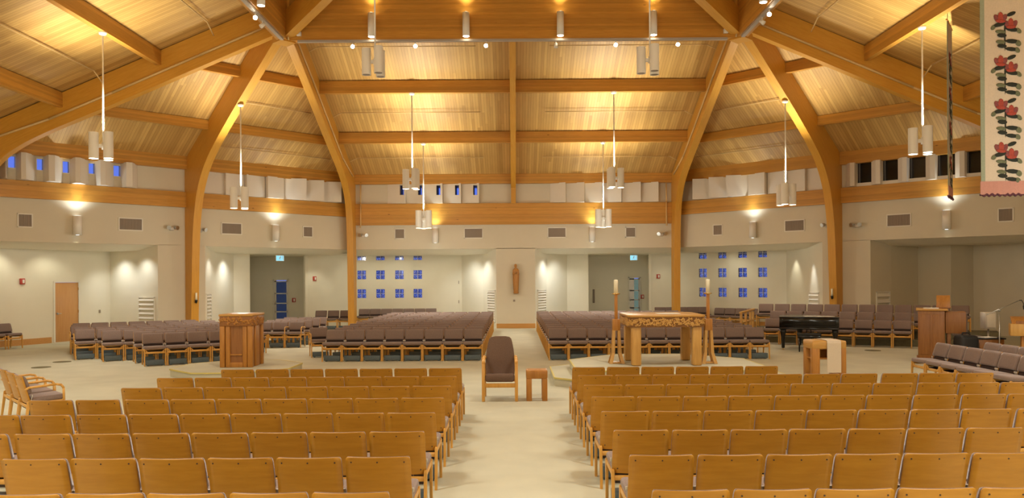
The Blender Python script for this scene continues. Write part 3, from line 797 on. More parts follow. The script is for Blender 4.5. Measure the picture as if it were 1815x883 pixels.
for sx, nm in ((-1, 'left'), (1, 'right')):
    head('lit spot lamp on the %s-hand track near the timber joint' % nm, (sx*6.8, 20.9, ZR-.06), (-sx*6.0, -20, -5), 1)
    head('second spot lamp on the %s-hand track, turned aside' % nm, (sx*6.8, 21.5, ZR-.06), (sx*.6, -.4, -.6), 0)
    spot((sx*6.7, 20.7, ZR-.3), (sx*2, 14, 0), 700, SOFT, 50, .7, .08)
    h2 = thing('flood_lamp', 'small white flood lamp on the high beam beside the %s timber joint' % nm, 'lamp', (sx*6.35, 23.50, ZR+.18))
    MB().box((0, 0, 0), (.14, .12, .13), None, .02).obj('lamp_body', M['white'], h2)
    MB().bar((0, .0, .05), (0, .10, .14), .03, .03).obj('mount', M['white'], h2)

# wall sconces
SCZ = (3.64, 4.28)
gsc = 'white half-cylinder wall lamps'
for fac, u, lab, pw in (('nw', 135, 'white wall lamp above the wooden door, far left wall', 1.0), ('nw', 486, 'white wall lamp on the wall left of the glass block windows', 1.0),
                    ('n', 772, 'white wall lamp on the far wall, left of the statue', 1.0), ('n', 1049, 'white wall lamp on the far wall, right of the statue', 1.0),
                    ('ne', 1337, 'white wall lamp above the right-hand glass block windows', .9), ('ne', 1680, 'white wall lamp beside the hanging banners', .8)):
    s, _ = fpt(fac, u, 400); o, rz = FAC[fac]
    t = thing('wall_lamp', lab, 'wall lamp', fworld(fac, s, SCZ[0], -.14), rz, gsc)
    b = MB(); b.cyl((0, 0, 0), (0, 0, .62), .13, 24); b.obj('lamp_body', M['white'], t)
    MB().box((0, .1, .31), (.12, .1, .2)).obj('mount', M['wall'], t)
    l = MB(); l.cyl((0, 0, .621), (0, 0, .626), .11, 20); l.obj('upper_lens', M['glow'], t)
    l = MB(); l.cyl((0, 0, -.006), (0, 0, -.001), .05, 16); l.obj('lens', M['glow'], t)
    p = fworld(fac, s, SCZ[0]+.66, -.32)
    spot(p, p+Vector((0, 0, 5)), 150*pw, (0.84, 0.98, 1.06), 140, 1.0, .14)
    spot(p, p+Vector((0, 0, 5)), 120*pw, CREAM, 46, .35, .03)
    p = fworld(fac, s, SCZ[0]-.03, -.14); spot(p, p-Vector((0, 0, 5)), 18*pw, CREAM, 80, .9, .05)
# vents
gv = 'taupe wall grilles'
for fac, u0, u1, v0, v1, lab in (
    ('nw', 31.5, 57, 379.5, 402.5, 'square wall grille, leftmost above the long cream wall'),
    ('nw', 210.5, 252, 387, 408.5, 'wide wall grille left of the left curved column'),
    ('nw', 392.5, 428, 395.5, 415.5, 'wide wall grille right of the left curved column'),
    ('nw', 537, 553.5, 402, 420, 'square wall grille close left of the far left column'),
    ('n', 700, 717, 406, 423, 'square wall grille above the left glass block windows'),
    ('n', 823, 855.5, 405, 422, 'wide wall grille above and left of the statue'),
    ('n', 971, 1003, 403.5, 421, 'wide wall grille above and right of the statue'),
    ('n', 1109, 1126.5, 403.5, 420, 'square wall grille above the right-hand corridor'),
    ('ne', 1264.5, 1280.5, 399, 416.5, 'square wall grille close right of the far right column'),
    ('ne', 1391.5, 1426, 391, 409, 'wide wall grille left of the right curved column'),
    ('ne', 1572.5, 1614.5, 379.5, 401.5, 'wide wall grille right of the right curved column'),
    ('ne', 1769.5, 1796, 369.5, 392.5, 'square wall grille under the hanging banner')):
    s0, s1, z0, z1 = winrect(fac, u0, u1, v0, v1)
    sc, zc = (s0+s1)/2, fpt(fac, (u0+u1)/2, (v0+v1)/2)[1]
    w, h = s1-s0, .41
    t = thing('wall_grille', lab, 'wall vent', fworld(fac, sc, zc, 0), FAC[fac][1], gv)
    f = MB()
    for x in (-w/2, w/2): f.box((x, -.012, 0), (.035, .028, h+.035))
    for z in (-h/2, h/2): f.box((0, -.012, z), (w+.035, .028, .035))
    f.obj('frame', M['whitepaint'], t)
    g = MB(); g.box((0, -.003, 0), (w, .004, h))
    n = int(w/.045)
    for i in range(n): g.box((-w/2+(i+.5)*w/n, -.010, 0), (.014, .012, h))
    g.obj('slats', M['grille'], t)
# louvred panels low on the pier flanks
def louvre(lab, a, b, u0, u1, z0, z1, n, m='white'):
    a, b = Vector((*a, 0)), Vector((*b, 0)); d = (b-a); ln = d.length; x = d/ln
    def at(u):
        k = (u-CU)/F; return (k*a.y-a.x)/(x.x-k*x.y)
    s0, s1 = at(u0), at(u1); c = a+x*(s0+s1)/2; rz = math.atan2(x.y, x.x); w = abs(s1-s0)
    t = thing('louvre_panel', lab, 'louvre', (c.x, c.y, (z0+z1)/2), rz, 'white louvred panels on the pier flanks')
    f = MB(); h = z1-z0
    for xx in (-w/2, w/2): f.box((xx, -.02, 0), (.04, .04, h+.04))
    for z in (-h/2, h/2): f.box((0, -.02, z), (w+.04, .04, .04))
    f.obj('frame', M['whitepaint'], t)
    for i in range(n):
        MB().box((0, -.02, -h/2+(i+.5)*h/n), (w-.03, .03, h/n*.62), Matrix.Rotation(R(-30), 3, 'X')).obj('slat', M['white'], t)
fl1 = diag_pt(245, 42.0, -1); fl2 = diag_pt(1580, 41.9, 1); fl3 = diag_pt(1429, 42.0, 1); fl4 = diag_pt(373.5, 41.4, -1)
louvre('white louvred panel right of the wooden door, beside the left column', fl1, PB, 247, 274, .25, 1.52, 8)
louvre('narrow white louvred panel just right of the left column', PA, fl4, 364.8, 372.8, .25, 1.6, 10)
louvre('white louvred panel left of the statue', (-1.35, 35.0), (-.75, 33.5), 865, 878, .25, 1.6, 12)
louvre('white louvred panel right of the statue', (.90, 33.5), (1.45, 35.0), 952, 966.5, .25, 1.6, 12)
louvre('white louvred panel just left of the right column', fl3, PC, 1435, 1452, .25, 1.5, 8)
louvre('dim louvred panel right of the right column', PD, fl2, 1553, 1576, .25, 1.55, 6)

# small wall fixtures
def flood(lab, fac, u, v, cool=False):
    s, z = fpt(fac, u, v); t = thing('security_flood_lamp', lab, 'flood lamp', fworld(fac, s, z, 0), FAC[fac][1], 'twin flood lamps on the walls')
    MB().box((0, -.05, 0), (.16, .1, .13), None, .02).obj('lamp_base', M['bracket'], t)
    for sx in (-.1, .1):
        b = MB(); b.cyl((sx, -.09, .05), (sx*1.5, -.22, .02), .05, 14, .075); b.obj('lamp_head', M['steel'], t)
flood('twin flood lamp on the wall left of the left column', 'nw', 303, 405.5)
flood('twin flood lamp on the wall right of the right column', 'ne', 1520, 400)
flood('twin flood lamp on the wall left of the right column', 'ne', 1468, 400.5)
flood('twin flood lamp on the wall just right of the left column', 'nw', 353.5, 409)
flood('twin flood lamp on the far wall beside the far left column', 'n', 645, 418.5)
flood('twin flood lamp on the far wall beside the far right column', 'n', 1172, 416)
def alarm(lab, loc, rz):
    t = thing('fire_alarm', lab, 'fire alarm', loc, rz, 'red wall fire alarms')
    MB().box((0, -.03, 0), (.16, .06, .2), None, .008).obj('case', M['red'], t)
    MB().box((.02, -.062, .0), (.07, .01, .12), None, .004).obj('strobe', M['paper'], t)
def lp(a, b, u):
    a, b = Vector(a), Vector(b); x = (b-a).normalized(); k = (u-CU)/F
    s = (k*a.y-a.x)/(x.x-k*x.y); p = a+x*s; return p, math.atan2(x.y, x.x)
def zat(u, v, Y): return P(u, v, Y).z
p, rz = lp(B_, A_, 38.5); alarm('red fire alarm on the long cream wall left of the wooden door', (p.x, p.y, zat(38, 499, p.y)), rz)
p, rz = lp(q541, (X0, YB), 557); alarm('red fire alarm on the cream wall left of the far left column', (p.x, p.y, zat(557, 494, p.y)), rz)
alarm('red fire alarm on the cream wall left of the far right column', ((1166.5-CU)*YB/F, YB, zat(1166, 490, YB)), 0)
alarm('small red call point right of the left glazed door', ((521-CU)*YD/F, YD, zat(521, 532, YD)), 0)
alarm('small red call point right of the right glazed door', ((1138-CU)*39.2/F, 39.2, zat(1138, 526, 39.2)), 0)
# EXIT signs
def exit_sign(lab, loc, rz, flip=False):
    t = thing('exit_sign', lab, 'sign', loc, rz, 'lit exit signs')
    MB().box((0, 0, 0), (.34, .05, .24), None, .008).obj('case', M['whitepaint'], t)
    MB().box((0, -.027, 0), (.31, .006, .21)).obj('sign_face', M['exit'], t)
    g = MB(); y = -.033; o = .003
    bb = lambda x0, x1, z0, z1: g.box(((x0+x1)/2, y, (z0+z1)/2), (x1-x0, .006, z1-z0))
    # running figure in a doorway
    g.ball((.02, y, .07), (.018, .004, .018), 10, 6)
    g.bar((.015, y, .05), (-.01, y, -.01), .006, .03); g.bar((-.01, y, -.01), (.03, y, -.035), .006, .02); g.bar((.03, y, -.035), (.02, y, -.08), .006, .018)
    g.bar((-.01, y, -.01), (-.05, y, -.055), .006, .02); g.bar((.015, y, .045), (.06, y, .02), .006, .015); g.bar((.01, y, .04), (-.04, y, .02), .006, .015)
    bb(.09, .10, -.09, .09); bb(.09, .14, .08, .09); bb(.13, .14, -.09, .09)
    g.obj('pictogram', M['paper'], t)
exit_sign('lit exit sign hanging before the left corridor', fworld('nw', fpt('nw', 496, 458, 1.6)[0], 3.02, 1.6), R(30))
exit_sign('lit exit sign hanging before the right corridor', ((1123.5-CU)*36.0/F, 36.0, 3.02), R(-12))
p, rz = lp(B_, A_, 176)
tag(MB().box((0, -.012, 0), (.07, .02, .11), None, .004).obj('light_switch', M['grille'], None, (p.x, p.y, zat(176, 552, p.y)), rz), 'small light switch on the cream wall right of the wooden door', 'switch')
tag(MB().box((0, -.012, 0), (.08, .02, .08), None, .004).obj('wall_socket', M['grille'], None, ((911-CU)*33.5/F, 33.5, zat(911, 533, 33.5)), 0), 'small dark socket on the wall below the statue', 'socket')
tag(MB().box((0, -.012, 0), (.06, .02, .09), None, .004).obj('wall_socket', M['grille'], None, ((785-CU)*YB/F, YB, zat(785, 536, YB)), 0), 'tiny dark socket on the cream wall right of the glass blocks', 'socket')
hd = MB(); hd.box((0, -.03, 0), (.1, .05, .68), None, .01)
tag(hd.obj('wall_speaker', M['grille'], None, ((1052-CU)*39.2/F, 39.2, zat(1052, 525, 39.2)), 0), 'slim grey vertical speaker on the corridor wall right of the statue', 'speaker')
# sliding partition / door panel seam beside left flank
pn = MB(); pn.box2((-.44, -.03, 0), (.44, .0, 3.1)); 
t = tag(pn.obj('folding_partition', M['alcove'], None, (-3.0, YB, 0)), 'flat cream door panel between the glass block wall and the statue pier', 'panel')
hgm = MB()
for z in (1.05, 1.95): hgm.box((.44, -.035, z), (.03, .03, .14))
hgm.obj('hinge', M['grille'], t)
# candle holders on the two curved columns
def colcandle(lab, p, rz):
    t = thing('wall_candle', lab, 'candle holder', p, rz, 'candle holders on the curved columns')
    b = MB(); b.lathe([(.02, -.12), (.045, -.03), (.05, 0)], (0, -.09, 0)); b.bar((0, 0, -.08), (0, -.09, -.06), .03, .03); b.obj('bracket', M['dark'], t)
    c = MB(); c.cyl((0, -.09, 0), (0, -.09, .26), .035, 12); c.obj('candle', M['wax'], t)
for sx, nm in ((-1, 'left'), (1, 'right')):
    d = 6.45; c = Vector((sx*(6.85+d*h_), 23.7+d*h_, 1.42))
    colcandle('white candle in a dark bracket on the %s curved column' % nm, c, R(45)*(-sx))

# alcove lamps (recessed in the ambulatory ceiling)
def wash(loc, tgt, pw, ang=70, col=COOL):
    spot(loc, tgt, pw*(.62 if col is CREAM else .85), col, ang if col is CREAM or ang < 50 else 118, .75 if col is CREAM else 1.0, .06)
wash((-2.5, 34.75, 3.1), (-1.8, 35.8, .6), 215, 80)
wash((-1.9, 34.3, 3.1), (-1.0, 34.4, .7), 190, 70)
wash((2.5, 34.75, 3.1), (1.9, 35.8, .6), 215, 80)
wash((1.9, 34.3, 3.1), (1.1, 34.4, .7), 190, 70)
wash((-5.5, 34.9, 3.12), (-5.5, 36.4, .9), 110, 120, CREAM)
wash((-7.3, 35.0, 3.12), (-7.0, 36.4, .9), 60, 120, CREAM)
wash((-4.0, 35.0, 3.12), (-3.6, 36.4, .9), 60, 110, CREAM)
wash((6.9, 35.3, 3.12), (7.0, 36.4, 1.2), 45, 90, CREAM)
wash((3.0, 35.2, 3.12), (3.0, 36.5, 1.0), 45, 90, CREAM)
wash((5.0, 37.4, 3.12), (4.9, 39.1, .8), 22, 70, CREAM)
wash((-14.55, 28.25, 3.1), (-14.15, 28.8, .7), 190, 80)
wash((-13.4, 27.7, 3.12), (-13.05, 28.15, .7), 130, 70)
wash((-15.3, 26.6, 3.12), (-16.0, 27.0, .9), 80, 130, CREAM)
wash((-16.0, 25.2, 3.12), (-17.0, 25.2, 1.2), 90, 130, CREAM)
wash((-10.9, 31.3, 3.12), (-11.55, 31.4, .7), 220, 80)
wash((-10.95, 29.7, 3.12), (-11.42, 29.5, .7), 90, 60)
wash((-8.5, 34.1, 3.12), (-8.8, 35.4, 1.4), 130, 62, CREAM)
wash((-10.7, 35.4, 3.12), (-11.2, 37.1, 1.0), 16, 60, CREAM)
wash((-11.0, 32.2, 3.12), (-11.3, 32.9, 1.0), 20, 80, CREAM)
wash((9.0, 33.6, 3.12), (9.6, 34.6, .9), 70, 130, CREAM)
wash((10.9, 31.7, 3.12), (11.45, 31.7, .7), 130, 80, CREAM)
wash((11.0, 29.9, 3.2), (11.36, 29.85, .6), 330, 42)
wash((16.6, 26.0, 3.12), (17.2, 26.6, .6), 7, 50, COOL)

# ================================================================== chairs
def grid_slab(rows, nx, back, thick, mb):
    """rows: (z, half width, y of back face, thickness); back(x) adds the curve in plan"""
    rings = []
    for z, hw, y, th in rows:
        ring = []
        for i in range(nx+1):
            x = -hw+2*hw*i/nx; ring.append((x, y+back(x), z))
        for i in range(nx+1):
            x = hw-2*hw*i/nx; ring.append((x, y+th+back(x), z))
        rings.append(ring)
    mb.loft(rings); return mb
curve = lambda x: .030*(x/.24)**2
yb = lambda z: -.205-.105*(z-.385)/.40          # rear face of the plywood back
H_ = .785
def chair_meshes():
    d = {}
    mb = MB()
    zs = [(.385, .225), (.390, .240), (.40, .247), (.50, .248), (.60, .247), (.70, .246), (.755, .245), (.770, .242), (.780, .236), (.785, .226)]
    grid_slab([(z, hw, yb(z), .013) for z, hw in zs], 10, curve, 0, mb)
    mb.mi = 1
    for x, z in ((-.20, .745), (0, .748), (.20, .745), (-.20, .43), (.20, .43)):
        mb.cyl((x, yb(z)+curve(x)-.0035, z), (x, yb(z)+curve(x)+.004, z), .006, 8)
    d['backrest'] = mb.mesh('backrest', [M['ply'], M['screw']])
    mb = MB()
    zz = [(.520, .226, .010), (.526, .236, .034), (.545, .239, .050), (.57, .239, .054), (.66, .240, .047), (.74, .239, .042), (.770, .237, .034), (.782, .233, .022), (.787, .226, .008)]
    grid_slab([(z, hw, yb(z)+.0125, th) for z, hw, th in zz], 10, curve, 0, mb)
    d['back_cushion'] = mb.mesh('back_cushion', M['fabric'])
    mb = MB(); grid_slab([(z, hw, yb(z)+.0125, th) for z, hw, th in ((.40, .235, .004), (.41, .242, .008), (.50, .242, .008), (.530, .238, .006))], 10, curve, 0, mb)  # thin dark strip painting the shade between back cushion and seat
    d['back_shade'] = mb.mesh('back_shade', M['recess_shade'])
    mb = MB()
    mb.box((0, .056, .443), (.500, .430, .078), Matrix.Rotation(R(2.5), 3, 'X'), .034, 4)
    d['seat'] = mb.mesh('seat', M['fabric'])
    for nm, y0, y1, w in (('leg', .262, .245, .045), ('leg', -.245, -.195, .042)):
        for sx in (-1, 1):
            mb = MB(); prof = []
            n = 7
            for i in range(n):
                a = PI*i/(n-1); prof.append((y1+w/2*math.cos(a), .405+w/2*math.sin(a)))
            pts = [(y0-w*.36, 0), (y0+w*.36, 0)]+prof
            t = bmesh.new()
            A = [t.verts.new((sx*.243-.014, y, z)) for y, z in pts]; B = [t.verts.new((sx*.243+.014, y, z)) for y, z in pts]
            t.faces.new(A); t.faces.new(B[::-1])
            for i in range(len(pts)):
                j = (i+1) % len(pts); t.faces.new((A[i], B[i], B[j], A[j]))
            bmesh.ops.bevel(t, geom=[e for e in t.edges if abs(e.verts[0].co.x-e.verts[1].co.x) < 1e-4], offset=.004, segments=1, affect='EDGES')
            mb.merge(t, Matrix.Identity(4))
            d['leg%d%d' % (y0 > 0, sx)] = mb.mesh('leg', M['beech'])
    mb = MB()
    mb.box((0, .240, .330), (.46, .022, .050), None, .004, 1); mb.box((0, -.205, .350), (.46, .022, .045), None, .004, 1)
    for sx in (-1, 1):
        mb.bar((sx*.240, -.2, .385), (sx*.240, .25, .392), .024, .045, .004)
        mb.bar((sx*.228, .24, .395), (sx*.165, .24, .345), .02, .022, .003)
    d['frame'] = mb.mesh('frame', M['beech'])
    mb = MB(); mb.box((0, .01, .300), (.44, .38, .012)); mb.box((0, -.18, .325), (.44, .01, .05)); d['book_rack'] = mb.mesh('book_rack', M['rack'])
    mb = MB(); mb.box((0, .165, .085), (.42, .14, .125), None, .008)
    for sx in (-.16, .16): mb.box((sx, .165, .015), (.04, .11, .03))
    d['kneeler'] = mb.mesh('kneeler', M['kneeler'])
    for sx in (-1, 1):
        mb = MB(); mb.box((sx*.2415, -.150, .500), (.036, .012, .034), None, .003, 1); mb.bar((sx*.245, -.153, .488), (sx*.245, -.17, .41), .012, .008)
        d['connector%d' % sx] = mb.mesh('connector', M['bracket'])
    mb = MB()
    for sx in (-1, 1):
        mb.tube([(sx*.257, .25, .40), (sx*.257, .245, .58), (sx*.257, .215, .625), (sx*.257, .15, .64), (sx*.257, -.19, .62), (sx*.257, -.24, .59)], .017, 8)
    d['armrests'] = mb.mesh('armrests', M['beech'])
    return d
CM = chair_meshes()
PARTS = ['backrest', 'back_cushion', 'back_shade', 'seat', 'leg0-1', 'leg01', 'leg1-1', 'leg11', 'frame', 'book_rack', 'kneeler', 'connector-1', 'connector1']
PROTO = []
COUNT = [0]
def chair(x, y, th, label, group, z=0.0, arms=False, kneel=True):
    """x, y = floor point under the seat; th = heading of the sitter's front (0 = away from the camera)"""
    COUNT[0] += 1
    t = thing('church_chair', label, 'chair', (x, y, z), th, group)
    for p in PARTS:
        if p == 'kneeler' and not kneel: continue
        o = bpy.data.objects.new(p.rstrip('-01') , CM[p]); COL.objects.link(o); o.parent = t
    if arms:
        for _ in (1,):
            o = bpy.data.objects.new('armrests', CM['armrests']); COL.objects.link(o); o.parent = t
    return t
FAR = []        # placements of the small far chairs, merged below as one uncountable mass
PITCH = .52
# wooden-backed chairs facing the altar, nearest the camera
for side, sx, x0, ns in (('left', -1, -.78, (7, 8, 8, 9, 9, 8, 6, 5)), ('right', 1, .85, (6, 11, 11, 10, 9, 7, 6, 5))):
    for k, n in enumerate(ns):
        yt = 11.82-.98*k
        for i in range(n):
            gap = .035 if (side == 'left' and i >= 7 and k > 2) or (side == 'right' and i >= 8) else 0
            x = x0+sx*(.26+PITCH*i+gap)
            jit = random.uniform(-.008, .008)
            row = 'front row by the altar' if k == 0 else 'row nearest the camera' if k == 7 else '%s row from the altar' % ORD[k+1]
            lab = 'wood-backed chair, %s from centre aisle, %s, %s front block' % (ORD[i+1], row, side)
            chair(x, yt+.30+jit, R(random.uniform(-.4, .4)), lab, 'wood-backed chairs in the %s front block' % side)
# far blocks facing the camera, either side of the centre aisle
for side, sx, x0, n in (('left', -1, -.82, 8), ('right', 1, .88, 11)):
    for k in range(12):
        yt = 20.95+.98*k
        for i in range(n):
            x = x0+sx*(.26+PITCH*i)
            if k < 3:
                lab = 'grey cushioned chair, %s from centre aisle, %s row, far %s block' % (ORD[i+1], ('front', 'second', 'third')[k], side)
                chair(x, yt-.30, PI, lab, 'grey chairs in the far %s block' % side)
            else: FAR.append((x, yt-.30, PI, 0))
# angled block behind the ambo on the left
rd = Vector((.857, .515)); fd = Vector((.515, -.857)); TL = R(-149)
for r, (p, n) in enumerate((((-9.45, 20.0), 5), ((-10.04, 20.76), 6), ((-11.1, 21.2), 8), ((-12.1, 21.7), 9), ((-12.6, 22.55), 8), ((-13.15, 23.35), 8), ((-13.6, 24.2), 8), ((-14.0, 25.0), 7))):
    for i in range(n):
        c = Vector(p)+rd*(.26+.53*i)+fd*.30
        chair(c.x, c.y, TL, 'grey chair, %s from left end, %s row of angled block left of ambo' % (ORD[i+1], 'front' if r == 0 else 'rearmost' if r == 7 else ORD[r+1]),
              'grey chairs in the angled left block', arms=(r in (4, 5) and i == 0))
for k in range(4):
    for i in range(3):
        chair(-6.65-.26-PITCH*i, 25.2+.98*k-.30, PI, 'grey chair, %s from right end, %s row of block right of ambo' % (ORD[i+1], 'front' if k == 0 else ORD[k+1]),
              'grey chairs in the block right of the ambo', arms=(i == 0 and k == 0))
chair(-5.36, 21.75, R(-160), 'single armed grey chair turned inward at left end of far left block', 'turned end chairs', arms=True)
# choir chairs on risers at the right
cd = Vector((.89, -.456)); cf = Vector((-.456, -.89)); TC = R(152.9)
RIS = (0, .2, .4)
for r, (p, n, nm) in enumerate((((8.30, 25.3), 8, 'lowest'), ((8.74, 26.15), 9, 'middle'), ((8.70, 27.24), 12, 'top'))):
    for i in range(n):
        c = Vector(p)+cd*.53*i+cf*.30
        chair(c.x, c.y, TC, 'dark grey choir chair, %s from left on %s tier behind the piano' % (ORD[i+1], nm), 'choir chairs on the risers', RIS[r], kneel=False)
rotc = Matrix.Rotation(TC-PI, 3, 'Z')
ris = MB(); o0 = Vector((8.30, 25.3)); bk = -cf
def rbox(mb, s0, s1, d0, d1, z1):
    q = [o0+cd*s+bk*d for s, d in ((s0, d0), (s1, d0), (s1, d1), (s0, d1))]
    mb.prism([(v.x, v.y) for v in q], 0.0, z1)
rbox(ris, -.9, 6.3, .10, 1.12, .2); rbox(ris, -.9, 6.3, 1.12, 2.3, .4)
struct(ris.obj('floor_riser', M['olive']))
# rows at the right-hand side, seen from their front corner
for r, (xt, n, nm) in enumerate(((8.5, 6, 'front'), (9.48, 4, 'rear'))):
    for i in range(n):
        chair(xt-.30, 15.55-.53*i, R(90), 'grey chair, %s from the organ end, %s row of side chairs at far right' % (ORD[i+1], nm), 'grey chairs at the right side', kneel=(r == 0))
# three at the left edge and two by the far left wall
for i in range(3):
    c = Vector((-6.91, 11.5))+Vector((-.68, .73))*.55*i
    chair(c.x, c.y, R(-47), 'armed chair at left edge of the picture, %s from the camera side' % ORD[i+1], 'armed chairs at the left edge', arms=True)
for i in range(2):
    c = Vector((-16.02, 25.05))+Vector((-.2, -.48))*i*1.05
    chair(c.x, c.y, R(-108), 'grey chair against the far left cream wall, %s' % ('nearer the wooden door' if i == 0 else 'cut by the picture edge'), 'chairs against the left wall', kneel=False)
# rows along the far alcove walls
for i in range(7): FAR.append((-7.0+.26+.5*i, 35.3, PI, 0))
for i in range(3): FAR.append((-8.55+.26+.53*i, 33.7, PI, 0))
for i in range(5): FAR.append((6.25+.26+.48*i, 35.0, PI, 0))
for i in range(4): FAR.append((8.7+.36*i, 33.9-.36*i, R(135), 0))
# everything farther back as one mass
vs, fs, mi, sm = [], [], [], []
ml = ['ply', 'screw', 'fabric', 'recess_shade', 'beech', 'kneeler']
mid_ = {M[k].name: i for i, k in enumerate(ml)}
tmpl = []
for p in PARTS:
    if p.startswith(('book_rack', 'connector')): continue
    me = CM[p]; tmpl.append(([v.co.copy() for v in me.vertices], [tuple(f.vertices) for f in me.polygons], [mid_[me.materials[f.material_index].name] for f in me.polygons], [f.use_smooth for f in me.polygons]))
for x, y, th, z in FAR:
    mx = Matrix.Translation((x, y, z)) @ Matrix.Rotation(th, 4, 'Z')
    for cv, cf_, cm, cs in tmpl:
        b = len(vs); vs += [mx @ c for c in cv]; fs += [tuple(i+b for i in f) for f in cf_]; mi += cm; sm += cs
me = bpy.data.meshes.new('church_chair'); me.from_pydata(vs, [], fs); me.polygons.foreach_set('material_index', mi); me.polygons.foreach_set('use_smooth', sm)
for k in ml: me.materials.append(M[k])
o = bpy.data.objects.new('far_chairs', me); COL.objects.link(o)
tag(o, 'mass of grey cushioned chairs filling the rear rows before the far wall', 'chairs', None, 'stuff')
# hymnals left on a few racks
def book(lab, x, y, z, th, c='paper'):
    b = MB(); b.box((0, 0, 0), (.17, .24, .028), None, .004, 1)
    return tag(b.obj('hymnal', M[c], None, (x, y, z), th), lab, 'book', 'white books in the chair racks')
book('white book in the rack under the aisle chair of the third nearest left row', -1.06, 6.92+.26, .322, R(80))
book('white book under the aisle chair of the far left block', -1.1, 20.62, .322, R(90))
book('white book under the third chair of the far right block', 2.17, 20.62, .322, R(85))
book('white book under the leftmost chair of the far left block', -4.70, 20.62, .322, R(95))
book('white book under the second chair of the angled left block', -8.55, 20.23, .322, R(30))

# ================================================================== furniture
def octagon(c, r, z0, z1, bev=0):
    return [(c[0]+r*math.cos(R(22.5+45*k)), c[1]+r*math.sin(R(22.5+45*k))) for k in range(8)]
def platform(name, lab, c, tiers):
    t = thing(name, lab, 'platform', (c[0], c[1], 0))
    for r, z0, z1 in tiers:
        b = MB(); b.prism(octagon((0, 0), r, 0, 0), z0, z1); o = b.obj('step', M['carpet'], t)
        n = MB(); q = octagon((0, 0), r+.004, 0, 0)
        for i in range(8):
            n.bar((*q[i], z1-.012), (*q[(i+1) % 8], z1-.012), .03, .03)
        n.obj('nosing', M['nosing'], o)
    return t
platform('ambo_platform', 'low carpeted octagonal platform carrying the wooden ambo', (-6.3, 18.0), [(1.42, 0, .17)])
platform('altar_platform', 'two-step carpeted octagonal platform carrying the altar', (3.1, 16.5), [(2.50, 0, .17), (2.05, .17, .34)])

def carve(mb, p, ux, w, z0, z1, n, rng, q_=1.0):
    """relief of vine leaves and grapes on the face through p, width w along ux"""
    ux = Vector(ux); nrm = Vector((ux.y, -ux.x, 0)); rot0 = Matrix((ux, nrm, Vector((0, 0, 1)))).transposed()
    for k in range(n):
        x = (k+.5)/n*w+rng.uniform(-.02, .02); z = rng.uniform(z0+.03, z1-.03); a = rng.uniform(0, PI)
        c = Vector(p)+ux*x+Vector((0, 0, z))
        if k % 4 == 0:
            for q in range(5):
                mb.ball(c+ux*rng.uniform(-.03, .03)+Vector((0, 0, rng.uniform(-.03, .03))), (.014, .012, .014), 8, 6, rot0)
        else:
            mb.ball(c, (.046*q_, .014, .022*q_), 8, 6, rot0 @ Matrix.Rotation(a, 3, 'Y'))
            mb.ball(c+ux*.03*q_*math.cos(a+1.3)+Vector((0, 0, .03*q_*math.sin(a+1.3))), (.034*q_, .013, .015*q_), 8, 6, rot0 @ Matrix.Rotation(a+1.0, 3, 'Y'))
    # winding stem
    m = 24
    st_ = [Vector(p)+ux*(i/m*w)+Vector((0, 0, (z0+z1)/2+.38*(z1-z0)*math.sin(i/m*w*9))) for i in range(m+1)]
    mb.tube(st_, .008, 5)
rng = random.Random(3)
# ambo
am = thing('ambo', 'carved wooden ambo on the left octagonal platform', 'lectern', (-6.22, 18.05, .173))
b = MB(); b.box2((-.325, -.36, 0), (.325, .36, 1.12)); b.obj('body', M['organ'], am)
hb = 1.18; post = [(-.31, -.36), (.31, -.36), (.31, .36), (-.31, .36), (-.19, -.365), (.19, -.365)]
for x, y in post[:4]:
    b = MB(); b.box((x, y, .46), (.11, .11, .92), None, .012); b.obj('corner_post', M['furniture'], am)
for x, y in post[4:]:
    b = MB(); b.box((x, y, .46), (.10, .06, .92), None, .012); b.obj('pilaster', M['furniture'], am)
b = MB(); b.box((0, -.375, .28), (.27, .04, .035), None, .005); b.obj('cross_rail', M['furniture'], am)
b = MB(); b.box((0, -.37, .055), (.28, .05, .11), None, .005); b.obj('base_rail', M['furniture'], am)
for x, nm in ((.335, 'r'), (-.335, 'l')):
    b = MB(); b.box((x, 0, .46), (.03, .26, .92), None, .008); b.obj('side_panel', M['furniture'], am)
fz = MB(); fz.box2((-.365, -.415, .92), (.365, .415, 1.14), .008); fz.mi = 1
carve(fz, (-.36, -.418, 0), (1, 0, 0), .72, .93, 1.13, 22, rng); carve(fz, (.368, -.41, 0), (0, 1, 0), .82, .93, 1.13, 24, rng)
fz.obj('carved_frieze', [M['organ'], M['furniture']], am)
b = MB(); b.box((0, 0, 1.165), (.76, .86, .05), None, .012); b.obj('top', M['furniture_top'], am)
# altar
al = thing('altar_table', 'wooden altar table with carved vine frieze and four thick legs', 'table', (3.06, 16.5, .343))
AX0, AX1, AY0, AY1 = -.78, .79, -.66, .68
for x in (-.60, .62):
    for y in (-.52, .50):
        b = MB(); b.box((x, y, .41), (.19, .19, .82), None, .03, 3); b.obj('leg', M['furniture_light'], al)
cfz = MB(); ch = .08
poly = [(AX0+ch, AY0), (AX1-ch, AY0), (AX1, AY0+ch), (AX1, AY1-ch), (AX1-ch, AY1), (AX0+ch, AY1), (AX0, AY1-ch), (AX0, AY0+ch)]
cfz.prism([(x*.975, y*.975) for x, y in poly], .78, .98); cfz.mi = 1
for i in range(8):
    a, c = Vector((*poly[i], 0))*.977, Vector((*poly[(i+1) % 8], 0))*.977
    ln = (c-a).length; carve(cfz, a, (c-a).normalized(), ln, .785, .975, max(8, int(ln*80)), rng, .66)
cfz.obj('carved_frieze', [M['frieze'], M['furniture_light']], al)
b = MB(); b.prism(poly, .98, 1.025, .012); b.obj('tabletop', M['furniture_top'], al)
